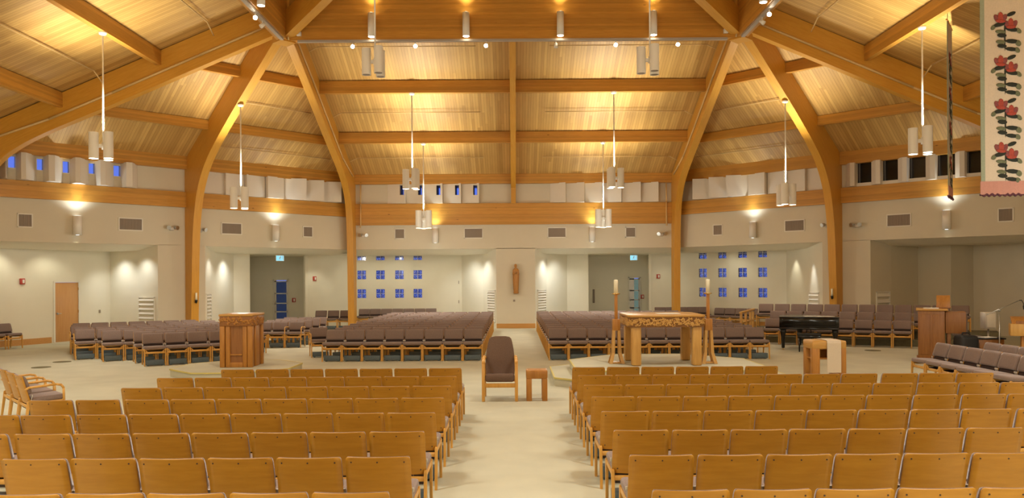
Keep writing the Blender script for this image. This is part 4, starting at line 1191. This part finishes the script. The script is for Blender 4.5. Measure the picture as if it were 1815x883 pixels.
tag(MB().box((3.18, 16.35, 1.376), (.46, .36, .010), None, .003, 1).obj('altar_cloth', M['paper']), 'white folded cloth lying on the altar table', 'cloth')
# candle stands
def candle_stand(lab, x, y):
    t = thing('candle_stand', lab, 'candle stand', (x, y, .343), 0, 'tall wooden candle stands flanking the altar')
    for sx in (-1, 1):
        for sy in (-1, 1):
            b = MB(); 
            b.loft([[(sx*.085+dx_*.07+sx*.04, sy*.085+dy_*.07+sy*.03, 0) for dx_, dy_ in ((-.5,-.5),(.5,-.5),(.5,.5),(-.5,.5))],
                    [(sx*.07+dx_*.065, sy*.06+dy_*.06, .22) for dx_, dy_ in ((-.5,-.5),(.5,-.5),(.5,.5),(-.5,.5))],
                    [(sx*.05+dx_*.05, sy*.05+dy_*.05, .70) for dx_, dy_ in ((-.5,-.5),(.5,-.5),(.5,.5),(-.5,.5))]], True, False)
            b.obj('foot', M['furniture_light'], t)
    b = MB(); b.box((0, 0, .015), (.26, .22, .03), None, .006); b.obj('base_plate', M['furniture_light'], t)
    b = MB(); b.box((0, 0, .80), (.155, .155, .24), None, .01); b.obj('block', M['furniture'], t)
    b = MB(); b.box((0, 0, 1.17), (.062, .062, .52), None, .008); b.obj('shaft', M['furniture'], t)
    b = MB(); b.lathe([(.03, 1.42), (.085, 1.44), (.088, 1.455), (.03, 1.458)]); b.obj('drip_dish', M['brass'], t)
    b = MB(); b.lathe([(.044, 1.457), (.044, 1.70), (.040, 1.735), (.020, 1.74)], n=18); b.cyl((0, 0, 1.74), (0, 0, 1.755), .003, 6); b.obj('candle', M['wax'], t)
candle_stand('tall wooden candle stand with white candle left of the altar', 2.12, 16.45)
candle_stand('tall wooden candle stand with white candle right of the altar', 4.01, 16.35)

# presider's armchair
pc = thing('high_backed_armchair', 'high-backed brown upholstered armchair at the head of centre aisle', 'armchair', (-.255, 13.95, 0))
def ring_(w, d, x, y, z, n=20, pw=3.2):
    out = []
    for i in range(n):
        a = 2*PI*i/n; c, s = math.cos(a), math.sin(a)
        out.append((x+w*abs(c)**(2/pw)*(1 if c > 0 else -1), y+d*abs(s)**(2/pw)*(1 if s > 0 else -1), z))
    return out
b = MB(); rows = [(.40, .235, .10), (.42, .252, .11), (.55, .262, .13), (.70, .257, .17), (.85, .240, .22), (.98, .215, .265), (1.04, .198, .285), (1.07, .165, .295), (1.082, .10, .30)]
b.loft([ring_(w, .045 if z < 1.04 else .032, 0, y, z) for z, w, y in rows]); b.obj('backrest', M['armfabric'], pc)
b = MB(); b.box((0, -.09, .385), (.51, .50, .14), Matrix.Rotation(R(-5), 3, 'X'), .05, 4); b.obj('seat', M['armfabric'], pc)
for sx in (-1, 1):
    b = MB(); b.bar((sx*.285, -.33, 0), (sx*.285, -.28, .66), .055, .05, .012); b.obj('leg', M['beech'], pc)
    b = MB(); b.bar((sx*.285, .30, 0), (sx*.285, .20, .62), .055, .05, .012); b.obj('leg', M['beech'], pc)
    b = MB(); b.tube([(sx*.285, -.285, .64), (sx*.283, -.24, .705), (sx*.28, -.15, .73), (sx*.275, .12, .73), (sx*.27, .21, .70)], .03, 10); b.obj('armrest', M['beech'], pc)
    b = MB(); b.bar((sx*.283, -.3, .30), (sx*.283, .25, .32), .03, .06, .006); b.obj('side_rail', M['beech'], pc)
b = MB(); b.box((0, -.305, .275), (.54, .03, .075), None, .008); b.obj('front_rail', M['beech'], pc)
b = MB(); b.box((0, .245, .30), (.54, .03, .06), None, .008); b.obj('rear_rail', M['beech'], pc)
# little side table
stl = thing('side_table', 'small square wooden side table right of the high-backed armchair', 'table', (.385, 13.80, 0))
b = MB(); b.box((0, 0, .46), (.37, .34, .15), None, .022); b.obj('tabletop', M['furniture'], stl)
for x in (-.135, .135):
    for y in (-.12, .12):
        b = MB(); b.box((x, y, .195), (.092, .092, .39), None, .008); b.obj('leg', M['furniture'], stl)

# grand piano
pn_ = thing('grand_piano', 'black grand piano with closed lid before the choir risers', 'piano', (8.41, 22.55, 0), R(-20))
out = [(-.80, 0), (.80, 0), (.80, .55), (.74, .85), (.55, 1.08), (.36, 1.18), (.20, 1.34), (.02, 1.43), (-.35, 1.46), (-.62, 1.40), (-.76, 1.28), (-.80, 1.05)]
so = []
for i in range(len(out)):
    so.append(out[i])
b = MB(); b.prism(so, .60, .93, .008); b.obj('case', M['black'], pn_)
b = MB(); b.prism([(x*1.012, .82+(y-.82)*1.012) for x, y in so], .935, .96, .006); b.obj('lid', M['pianotop'], pn_)
b = MB(); b.box2((-.72, -.03, .72), (.72, .03, .92), .015); b.obj('fallboard', M['black'], pn_)
b = MB(); b.box2((-.79, -.06, .60), (.79, .05, .66), .012); b.obj('key_slip', M['black'], pn_)
for x, y in ((-.70, .10), (.70, .10), (-.25, 1.22)):
    b = MB(); b.loft([ring_(.045, .045, x, y, .06, 12, 2.5), ring_(.055, .055, x, y, .38, 12, 2.5), ring_(.085, .085, x, y, .52, 12, 4), ring_(.085, .085, x, y, .61, 12, 4)]); l = b.obj('leg', M['black'], pn_)
    c = MB(); c.cyl((x-.015, y, .035), (x+.015, y, .035), .035, 12); c.cyl((x, y, .04), (x, y, .07), .02, 10); c.obj('caster', M['brass'], l)
b = MB(); b.box2((-.12, .28, .12), (.12, .34, .20)); b.bar((-.09, .31, .18), (-.05, .31, .62), .025, .025); b.bar((.09, .31, .18), (.05, .31, .62), .025, .025); b.obj('pedal_lyre', M['black'], pn_)
b = MB()
for x in (-.06, 0, .06): b.box((x, .22, .10), (.025, .14, .015), None, .004)
b.obj('pedals', M['brass'], pn_)
bn = thing('piano_bench', 'black padded piano bench pushed up to the grand piano', 'bench', (8.30, 22.24, 0), R(-20))
b = MB(); b.box((0, 0, .49), (.64, .34, .07), None, .03, 3); b.obj('seat', M['dark'], bn)
b = MB(); b.box((0, 0, .425), (.60, .30, .07), None, .006); b.obj('apron', M['black'], bn)
for x in (-.26, .26):
    for y in (-.12, .12):
        b = MB(); b.loft([ring_(.017, .017, x, y, 0, 10, 3), ring_(.028, .028, x, y, .40, 10, 3)]); b.obj('leg', M['black'], bn)
for k in range(3):
    tag(MB().box((8.55+.25*k, 22.95-.09*k, .966), (.22, .30, .010), Matrix.Rotation(R(12*k-8), 3, 'Z')).obj('sheet_music', M['paper']), '%s sheet of music lying on the piano lid' % ('left', 'middle', 'right')[k], 'paper', 'sheets of music on the piano')

# credence table with runner
cr = thing('credence_table', 'wooden credence table with cream cloth runner, before the piano', 'table', (6.22, 15.85, 0))
for x in (-.26, .26):
    for y in (-.19, .19):
        b = MB(); b.box((x, y, .36), (.15, .13, .72), None, .012); b.obj('leg', M['furniture'], cr)
b = MB(); b.box((0, 0, .765), (.68, .52, .17), None, .03, 3); b.obj('tabletop', M['furniture_top'], cr)
b = MB(); b.box((0, 0, .49), (.60, .40, .03), None, .006); b.obj('shelf', M['furniture'], cr)
b = MB(); b.box((0, .22, .60), (.54, .02, .22)); b.obj('back_panel', M['furniture'], cr)
rn = MB(); prof = [(-.278, .22), (-.28, .40), (-.278, .60), (-.28, .80), (-.266, .845), (-.23, .859), (0, .860), (.23, .859), (.266, .845), (.28, .80), (.278, .45)]
for (ya, za), (yc, zc) in zip(prof, prof[1:]):
    rn.face([(6.22-.055, 15.85+ya, za), (6.22+.22, 15.85+ya, za), (6.22+.22, 15.85+yc, zc), (6.22-.055, 15.85+yc, zc)])
ro = rn.obj('cloth_runner', M['linen']); sd = ro.modifiers.new('thickness', 'SOLIDIFY'); sd.thickness = .006; sd.offset = 0
tag(ro, 'cream cloth runner hanging over the front of the credence table', 'cloth')

# wooden ramp railing among the far right seats
rl = thing('handrail', 'pale wooden ramp railing between the far right chairs and the choir', 'railing', (7.50, 25.9, 0), R(55))
b = MB(); b.bar((-.25, 0, .95), (1.1, 0, 1.02), .09, .06, .01); b.obj('rail', M['furniture_light'], rl)
b = MB(); b.bar((-.2, 0, .62), (1.05, 0, .68), .05, .05, .01); b.obj('lower_rail', M['furniture_light'], rl)
for x in (-.18, .28, .74, 1.02):
    b = MB(); b.box((x, 0, .48), (.08, .07, .95), None, .008); b.obj('post', M['furniture_light'], rl)

# organ console
og = thing('organ_console', 'tall walnut organ console at the right, its back to the altar', 'organ', (10.29, 19.50, 0), R(-27))
b = MB(); b.box2((-.29, -.33, .10), (.29, .45, 1.27), .01); b.obj('case', M['organ'], og)
b = MB(); b.box2((-.32, -.36, 0), (.32, .48, .11), .01); b.obj('plinth', M['organ'], og)
b = MB(); b.box2((-.33, -.37, 1.27), (.36, .50, 1.31), .008); b.obj('top', M['furniture_top'], og)
for x in (-.15, .15):
    b = MB(); b.box2((x-.12, -.345, .20), (x+.12, -.325, 1.18), .006); b.obj('back_panel', M['organ'], og)
b = MB(); b.box2((.30, -.26, .72), (.74, .42, 1.24), .01); b.obj('key_desk', M['organ'], og)
b = MB(); b.box2((.34, -.22, 0), (.42, .40, .72)); b.obj('end_support', M['organ'], og)
tg = thing('music_rack', 'tilted wooden music board standing on top of the organ console', 'music stand', (10.62, 19.55, 1.312), R(-27))
b = MB(); b.box((0, 0, .17), (.30, .02, .32), Matrix.Rotation(R(-22), 3, 'X'), .004); b.obj('board', M['furniture'], tg)
b = MB(); b.box((0, -.0, .015), (.32, .14, .03), None, .004); b.obj('ledge', M['organ'], tg)
tag(MB().box((10.25, 19.42, 1.322), (.34, .24, .02), Matrix.Rotation(R(-27), 3, 'Z'), .004, 1).obj('music_book', M['paper']), 'white open music papers on top of the organ console', 'paper')
oc = thing('organ_bench', 'tan upholstered organist seat beside the organ console', 'seat', (11.55, 20.1, 0), R(95))
b = MB(); b.loft([ring_(.26, .05, 0, .22, z, 16, 4) for z in (.58, .62, .9, 1.14, 1.18)]); b.obj('backrest', M['fabric'], oc)
b = MB(); b.box((0, 0, .55), (.52, .46, .09), None, .03); b.obj('seat', M['fabric'], oc)
for x in (-.22, .22):
    for y in (-.19, .2):
        b = MB(); b.box((x, y, .255), (.04, .04, .51)); b.obj('leg', M['organ'], oc)
# amplifier, small cabinet
ap = thing('equipment_bag', 'black rounded equipment case on the floor beside the organ console', 'case', (10.72, 18.75, 0))
b = MB(); b.box((0, 0, .36), (.46, .40, .70), None, .10, 4); b.obj('body', M['dark'], ap)
b = MB(); b.tube([(-.1, 0, .69), (-.08, 0, .76), (.08, 0, .76), (.1, 0, .69)], .015); b.obj('handle', M['dark'], ap)
cbn = thing('low_cabinet', 'low walnut cabinet with papers between organ and music desk', 'cabinet', (11.35, 19.0, 0), R(-8))
b = MB(); b.box2((-.30, -.24, .04), (.30, .24, .60), .01); b.obj('body', M['organ'], cbn)
b = MB(); b.box2((-.33, -.27, .60), (.33, .27, .63), .006); b.obj('top', M['dark'], cbn)
for z in (.18, .42):
    b = MB(); b.box((0, -.25, z), (.52, .02, .2), None, .005); d_ = b.obj('drawer', M['organ'], cbn)
    b = MB(); b.box((0, -.268, z), (.12, .015, .015)); b.obj('pull', M['steel'], d_)
tag(MB().box((11.33, 18.95, .637), (.34, .26, .014), Matrix.Rotation(R(14), 3, 'Z')).obj('papers', M['paper']), 'loose white papers on the low walnut cabinet', 'paper')
# microphone boom
mk = thing('microphone_stand', 'microphone on a long boom stand right of the organ console', 'microphone stand', (11.30, 18.40, 0))
b = MB(); b.lathe([(.13, 0), (.13, .02), (.03, .035)]); b.obj('base', M['dark'], mk)
b = MB(); b.cyl((0, 0, .03), (0, 0, 1.22), .013, 10); b.obj('pole', M['steel'], mk)
b = MB(); b.cyl((-.30, 0, 1.20), (.46, 0, 1.53), .011, 8); b.cyl((-.02, -.02, 1.29), (.02, .02, 1.33), .03, 10); b.obj('boom', M['steel'], mk)
b = MB(); b.tube([(.46, 0, 1.53), (.52, 0, 1.54), (.56, 0, 1.47), (.57, 0, 1.41)], .008); b.cyl((.57, 0, 1.41), (.575, 0, 1.32), .022, 12, .016); b.obj('microphone', M['dark'], mk)
# cantor's music desk
cdk = thing('music_desk', 'orange-brown wooden music desk with slanted top at far right', 'lectern', (11.55, 17.75, 0), R(-28))
b = MB(); b.box2((-.14, -.12, .04), (.14, .16, .76), .01); b.obj('pedestal', M['furniture'], cdk)
b = MB(); b.box2((-.30, -.24, 0), (.30, .28, .05), .01); b.obj('foot', M['furniture'], cdk)
b = MB(); b.box2((-.36, -.24, .76), (.36, .26, 1.03), .012); b.obj('box', M['furniture_light'], cdk)
b = MB(); b.box((0, .02, 1.10), (.66, .48, .03), Matrix.Rotation(R(16), 3, 'X'), .006); b.obj('slanted_top', M['furniture'], cdk)
b = MB(); b.box((0, -.2, 1.065), (.5, .03, .07)); b.obj('book_ledge', M['organ'], cdk)
tag(MB().box((0, 0, 0), (.22, .28, .03), Matrix.Rotation(R(16), 3, 'X'), .004, 1).obj('open_book', M['paper'], None, (11.62, 17.72, 1.135), R(-28)), 'small white book on the slanted music desk', 'book')
ms = thing('speaker_stand', 'off-white loudspeaker box on a post behind the music desk', 'speaker', (12.0, 20.0, 0))
b = MB(); b.box((0, 0, .98), (.28, .24, .42), None, .015); b.obj('cabinet', M['bracket'], ms)
b = MB(); b.box((0, -.125, .98), (.22, .012, .34), None, .004); b.obj('grille', M['panelwhite'], ms)
b = MB(); b.cyl((0, 0, .02), (0, 0, .77), .02, 10); b.lathe([(.16, 0), (.16, .02), (.03, .04)]); b.obj('post', M['steel'], ms)
bs = thing('amplifier_rack', 'black amplifier rack at the right picture edge', 'rack', (12.35, 18.2, 0), R(-20))
b = MB(); b.box2((-.34, -.28, .03), (.34, .28, 1.02), .01); b.obj('case', M['dark'], bs)
for z in (.25, .5, .75):
    b = MB(); b.box((0, -.29, z), (.58, .02, .2), None, .004); b.obj('unit', M['black'], bs)

# floor outlet plates
for u, v, lab in ((73, 651.5, 'dark oval floor plate left of the angled chairs, nearer one'), (110, 641.8, 'dark oval floor plate left of the angled chairs, farther one'), (1547, 621.5, 'dark oval floor plate before the choir chairs')):
    p = G(u, v); b = MB(); b.lathe([(.22, 0), (.21, .008), (.05, .012)], n=28)
    tag(b.obj('floor_plate', M['olive'], None, (p.x, p.y, .001)), lab, 'floor plate', 'dark floor plates')

# carved figure on the centre pier
sg = thing('carved_statue', 'carved wooden standing veiled woman fixed to the far centre pier', 'statue', (.08, 33.36, 1.52))
b = MB()
prof = [(0, .125, .085, 0), (.03, .135, .09, 0), (.25, .145, .095, .005), (.5, .155, .10, .01), (.72, .165, .105, .01), (.84, .17, .105, .005), (.92, .165, .10, 0), (.98, .13, .085, -.005), (1.01, .075, .07, -.01), (1.04, .052, .060, -.01),
        (1.08, .072, .082, -.012), (1.13, .078, .088, -.012), (1.18, .066, .072, -.01), (1.205, .035, .04, -.005), (1.21, .01, .012, 0)]
rings = []
for z, w, d, x in prof:
    ring = []
    for i in range(28):
        a = 2*PI*i/28; f = 1+(.05*math.cos(7*a+z*3) if z < .8 else .0)
        ring.append((x+w*math.cos(a)*f, d*math.sin(a)*f, z))
    rings.append(ring)
b.loft(rings)
b.ball((0-.01, -.072, 1.105), (.05, .03, .066), 14, 10)            # face set in the veil
b.ball((-.01, -.103, 1.10), (.010, .012, .020), 8, 6)              # nose
b.ball((-.01, -.098, 1.072), (.018, .006, .005), 8, 5)
for sx in (-1, 1): b.ball((-.01+sx*.02, -.096, 1.118), (.009, .005, .005), 8, 5)
for sx in (-1, 1):                                                  # bent arms, hands joined
    b.tube([(sx*.14, -.02, .93), (sx*.155, -.06, .76), (sx*.03, -.125, .83)], .035, 10)
b.ball((0, -.14, .86), (.03, .022, .06), 10, 8)
b.obj('figure', M['statue'], sg)
vm = MB()
for sx in (-1, 1):
    vm.loft([ring_(.018, .04, sx*.085, .01, 1.02, 12, 2.5), ring_(.03, .06, sx*.135, .0, .95, 12, 2.5), ring_(.034, .075, sx*.155, -.01, .8, 12, 2.5), ring_(.03, .07, sx*.14, .0, .45, 12, 2.5), ring_(.026, .06, sx*.12, .01, .10, 12, 2.5)])
vm.obj('mantle', M['statue'], sg)
sg.scale = (.76, 1, 1)
bb_ = MB(); bb_.lathe([(.13, -.05), (.16, -.02), (.15, .005)]); bb_.box((0, .07, -.02), (.12, .12, .05)); bb_.obj('bracket', M['statue'], sg)

# hanging banners
def banner(lab, x, y, zb, zt, w, rz, cl, motifs=True):
    t = thing('hanging_banner', lab, 'banner', (x, y, zb), rz, 'embroidered hanging banners')
    h = zt-zb
    def sheet(x0, x1, z0, z1, y0, th, m, name, ripple=.006, nx=10, nz=24):
        mb = MB(); rows = []
        g = lambda xx, zz: ripple*math.sin(xx*16)*math.cos(zz*1.1)
        for s_ in (-1, 1):
            for j in range(nz):
                for i in range(nx):
                    xa, xb = x0+(x1-x0)*i/nx, x0+(x1-x0)*(i+1)/nx; za, zc = z0+(z1-z0)*j/nz, z0+(z1-z0)*(j+1)/nz
                    q = [(xa, y0+g(xa, za)+s_*th/2, za), (xb, y0+g(xb, za)+s_*th/2, za), (xb, y0+g(xb, zc)+s_*th/2, zc), (xa, y0+g(xa, zc)+s_*th/2, zc)]
                    mb.face(q if s_ < 0 else q[::-1])
        for xe in (x0, x1):
            for j in range(nz):
                za, zc = z0+(z1-z0)*j/nz, z0+(z1-z0)*(j+1)/nz
                mb.face([(xe, y0+g(xe, za)-th/2, za), (xe, y0+g(xe, za)+th/2, za), (xe, y0+g(xe, zc)+th/2, zc), (xe, y0+g(xe, zc)-th/2, zc)])
        bmesh.ops.remove_doubles(mb.bm, verts=mb.bm.verts[:], dist=1e-5)
        return mb.obj(name, M[m], t)
    sheet(-w/2+.08, w/2-.08, .32, h, 0, .012, 'banner', 'cloth')
    sheet(-w/2, -w/2+.08, .2, h, 0, .014, 'sage', 'border', .003, 2); sheet(w/2-.08, w/2, .2, h, 0, .014, 'sage', 'border', .003, 2)
    sheet(-w/2-.02, w/2+.02, .06, .33, -.008, .016, 'pink', 'hem', .008, 12, 3)
    fr = MB(); n = 10
    pts = [(-w/2-.02+(w+.04)*i/(n*4), -.008+.01*math.sin(i*1.2), .05+.018*math.sin(i*PI/2)) for i in range(n*4+1)]
    fr.tube(pts, .022, 6); fr.obj('fringe', M['fringe'], t)
    rd_ = MB(); rd_.cyl((-w/2-.06, 0, h), (w/2+.06, 0, h), .025, 10); rd_.obj('rod', M['trimwood'], t)
    cd_ = MB()
    for sx in (-.4, .4): cd_.cyl((sx*w, 0, h), (sx*w, 0, h+cl), .006, 6)
    cd_.obj('cord', M['dark'], t)
    if motifs:
        for s_, yy in ((-1, -.016), (1, .016)):
            lv = MB(); ld = MB(); b1 = MB(); b2 = MB()
            per = .877; zc = .98; K = 1/214.6
            ell = lambda mb, dx, y, w_, h_, a=0, f=1.0: mb.ball((dx*K, yy*f, zc-(y-85)*K), (w_*K*.56, .006, h_*K*.58), 12, 5, Matrix.Rotation(R(a), 3, 'Y'))
            while zc < h-.1:
                for q, (ox, oy, aa) in enumerate(((-13, 3, -32), (0, -4, 0), (13, 3, 32))): ell(b2 if q != 1 else b1, -20+ox, 80+oy, 21, 38, aa, 1+.2*(q == 1))
                ell(b1, -21, 94, 38, 14, 6, 1.5)
                for q, (ox, oy, aa) in enumerate(((-13, 3, -32), (0, -4, 0), (13, 3, 32))): ell(b2 if q != 1 else b1, 22+ox, 108+oy, 21, 38, aa, 1+.2*(q == 1))
                ell(b1, 22, 121, 38, 14, 0, 1.5)
                ell(ld, -24, 108, 50, 17, -14, 1.1); ell(lv, -50, 120, 24, 16, -50)
                ell(ld, 26, 131, 48, 18, 12, 1.1); ell(lv, 54, 138, 26, 16, 50)
                ell(lv, -20, 140, 40, 16, 8); ell(ld, -15, 156, 36, 17, 6, 1.2)
                ell(ld, 24, 64, 36, 15, -22)
                ell(ld, 27, 183, 50, 17, 6); ell(lv, 52, 192, 26, 20, 60); ell(lv, -20, 184, 36, 16, 6); ell(ld, -15, 202, 36, 16, 6, 1.2)
                ell(ld, 24, 217, 46, 16, 8); ell(lv, 48, 222, 24, 18, 55)
                ell(ld, -2, 150, 6, 130, 0, .7)
                zc += per
            lv.obj('leaf_embroidery', M['leaf'], t); ld.obj('dark_leaf_embroidery', M['leafdark'], t); b1.obj('red_bloom_embroidery', M['bloom'], t); b2.obj('rose_bloom_embroidery', M['bloom2'], t)
    return t
banner('cream banner with red blooms and dark leaves, flat to view at right edge', 9.98, 16.0, 3.70, 8.2, .96, R(-6), 1.05)
banner('second flowered banner seen edge-on, left of the broad banner', 11.12, 20.1, 4.05, 8.5, .96, R(55.0), .22)

# ================================================================== dusk outside, camera, output
w = bpy.data.worlds.new('dusk'); SC.world = w; w.use_nodes = True
bg = w.node_tree.nodes['Background']; bg.inputs['Color'].default_value = (0.125, 0.21, 0.74, 1); bg.inputs['Strength'].default_value = 1.0
cam = bpy.data.cameras.new('camera'); co = bpy.data.objects.new('camera', cam); COL.objects.link(co)
co.matrix_world = Matrix.Translation((0, 0, CH)) @ Matrix.Rotation(PI/2, 4, 'X') @ Matrix.Rotation(-ROLL, 4, 'Z')
cam.sensor_width = 36; cam.lens = F/1815*36; cam.shift_x = -(CU-907.5)/1815; cam.shift_y = (CV-441.5)/1815
cam.clip_start = .05; cam.clip_end = 200
SC.camera = co
vs_ = SC.view_settings; vs_.view_transform = 'Standard'; vs_.look = 'None'; vs_.gamma = 1; vs_.use_curve_mapping = False; vs_.exposure = 0.18
SC.cycles.max_bounces = 8; SC.cycles.diffuse_bounces = 5; SC.cycles.transparent_max_bounces = 8
SC.cycles.sample_clamp_indirect = 6
bpy.context.view_layer.update()
print('chairs', COUNT[0], 'far', len(FAR))
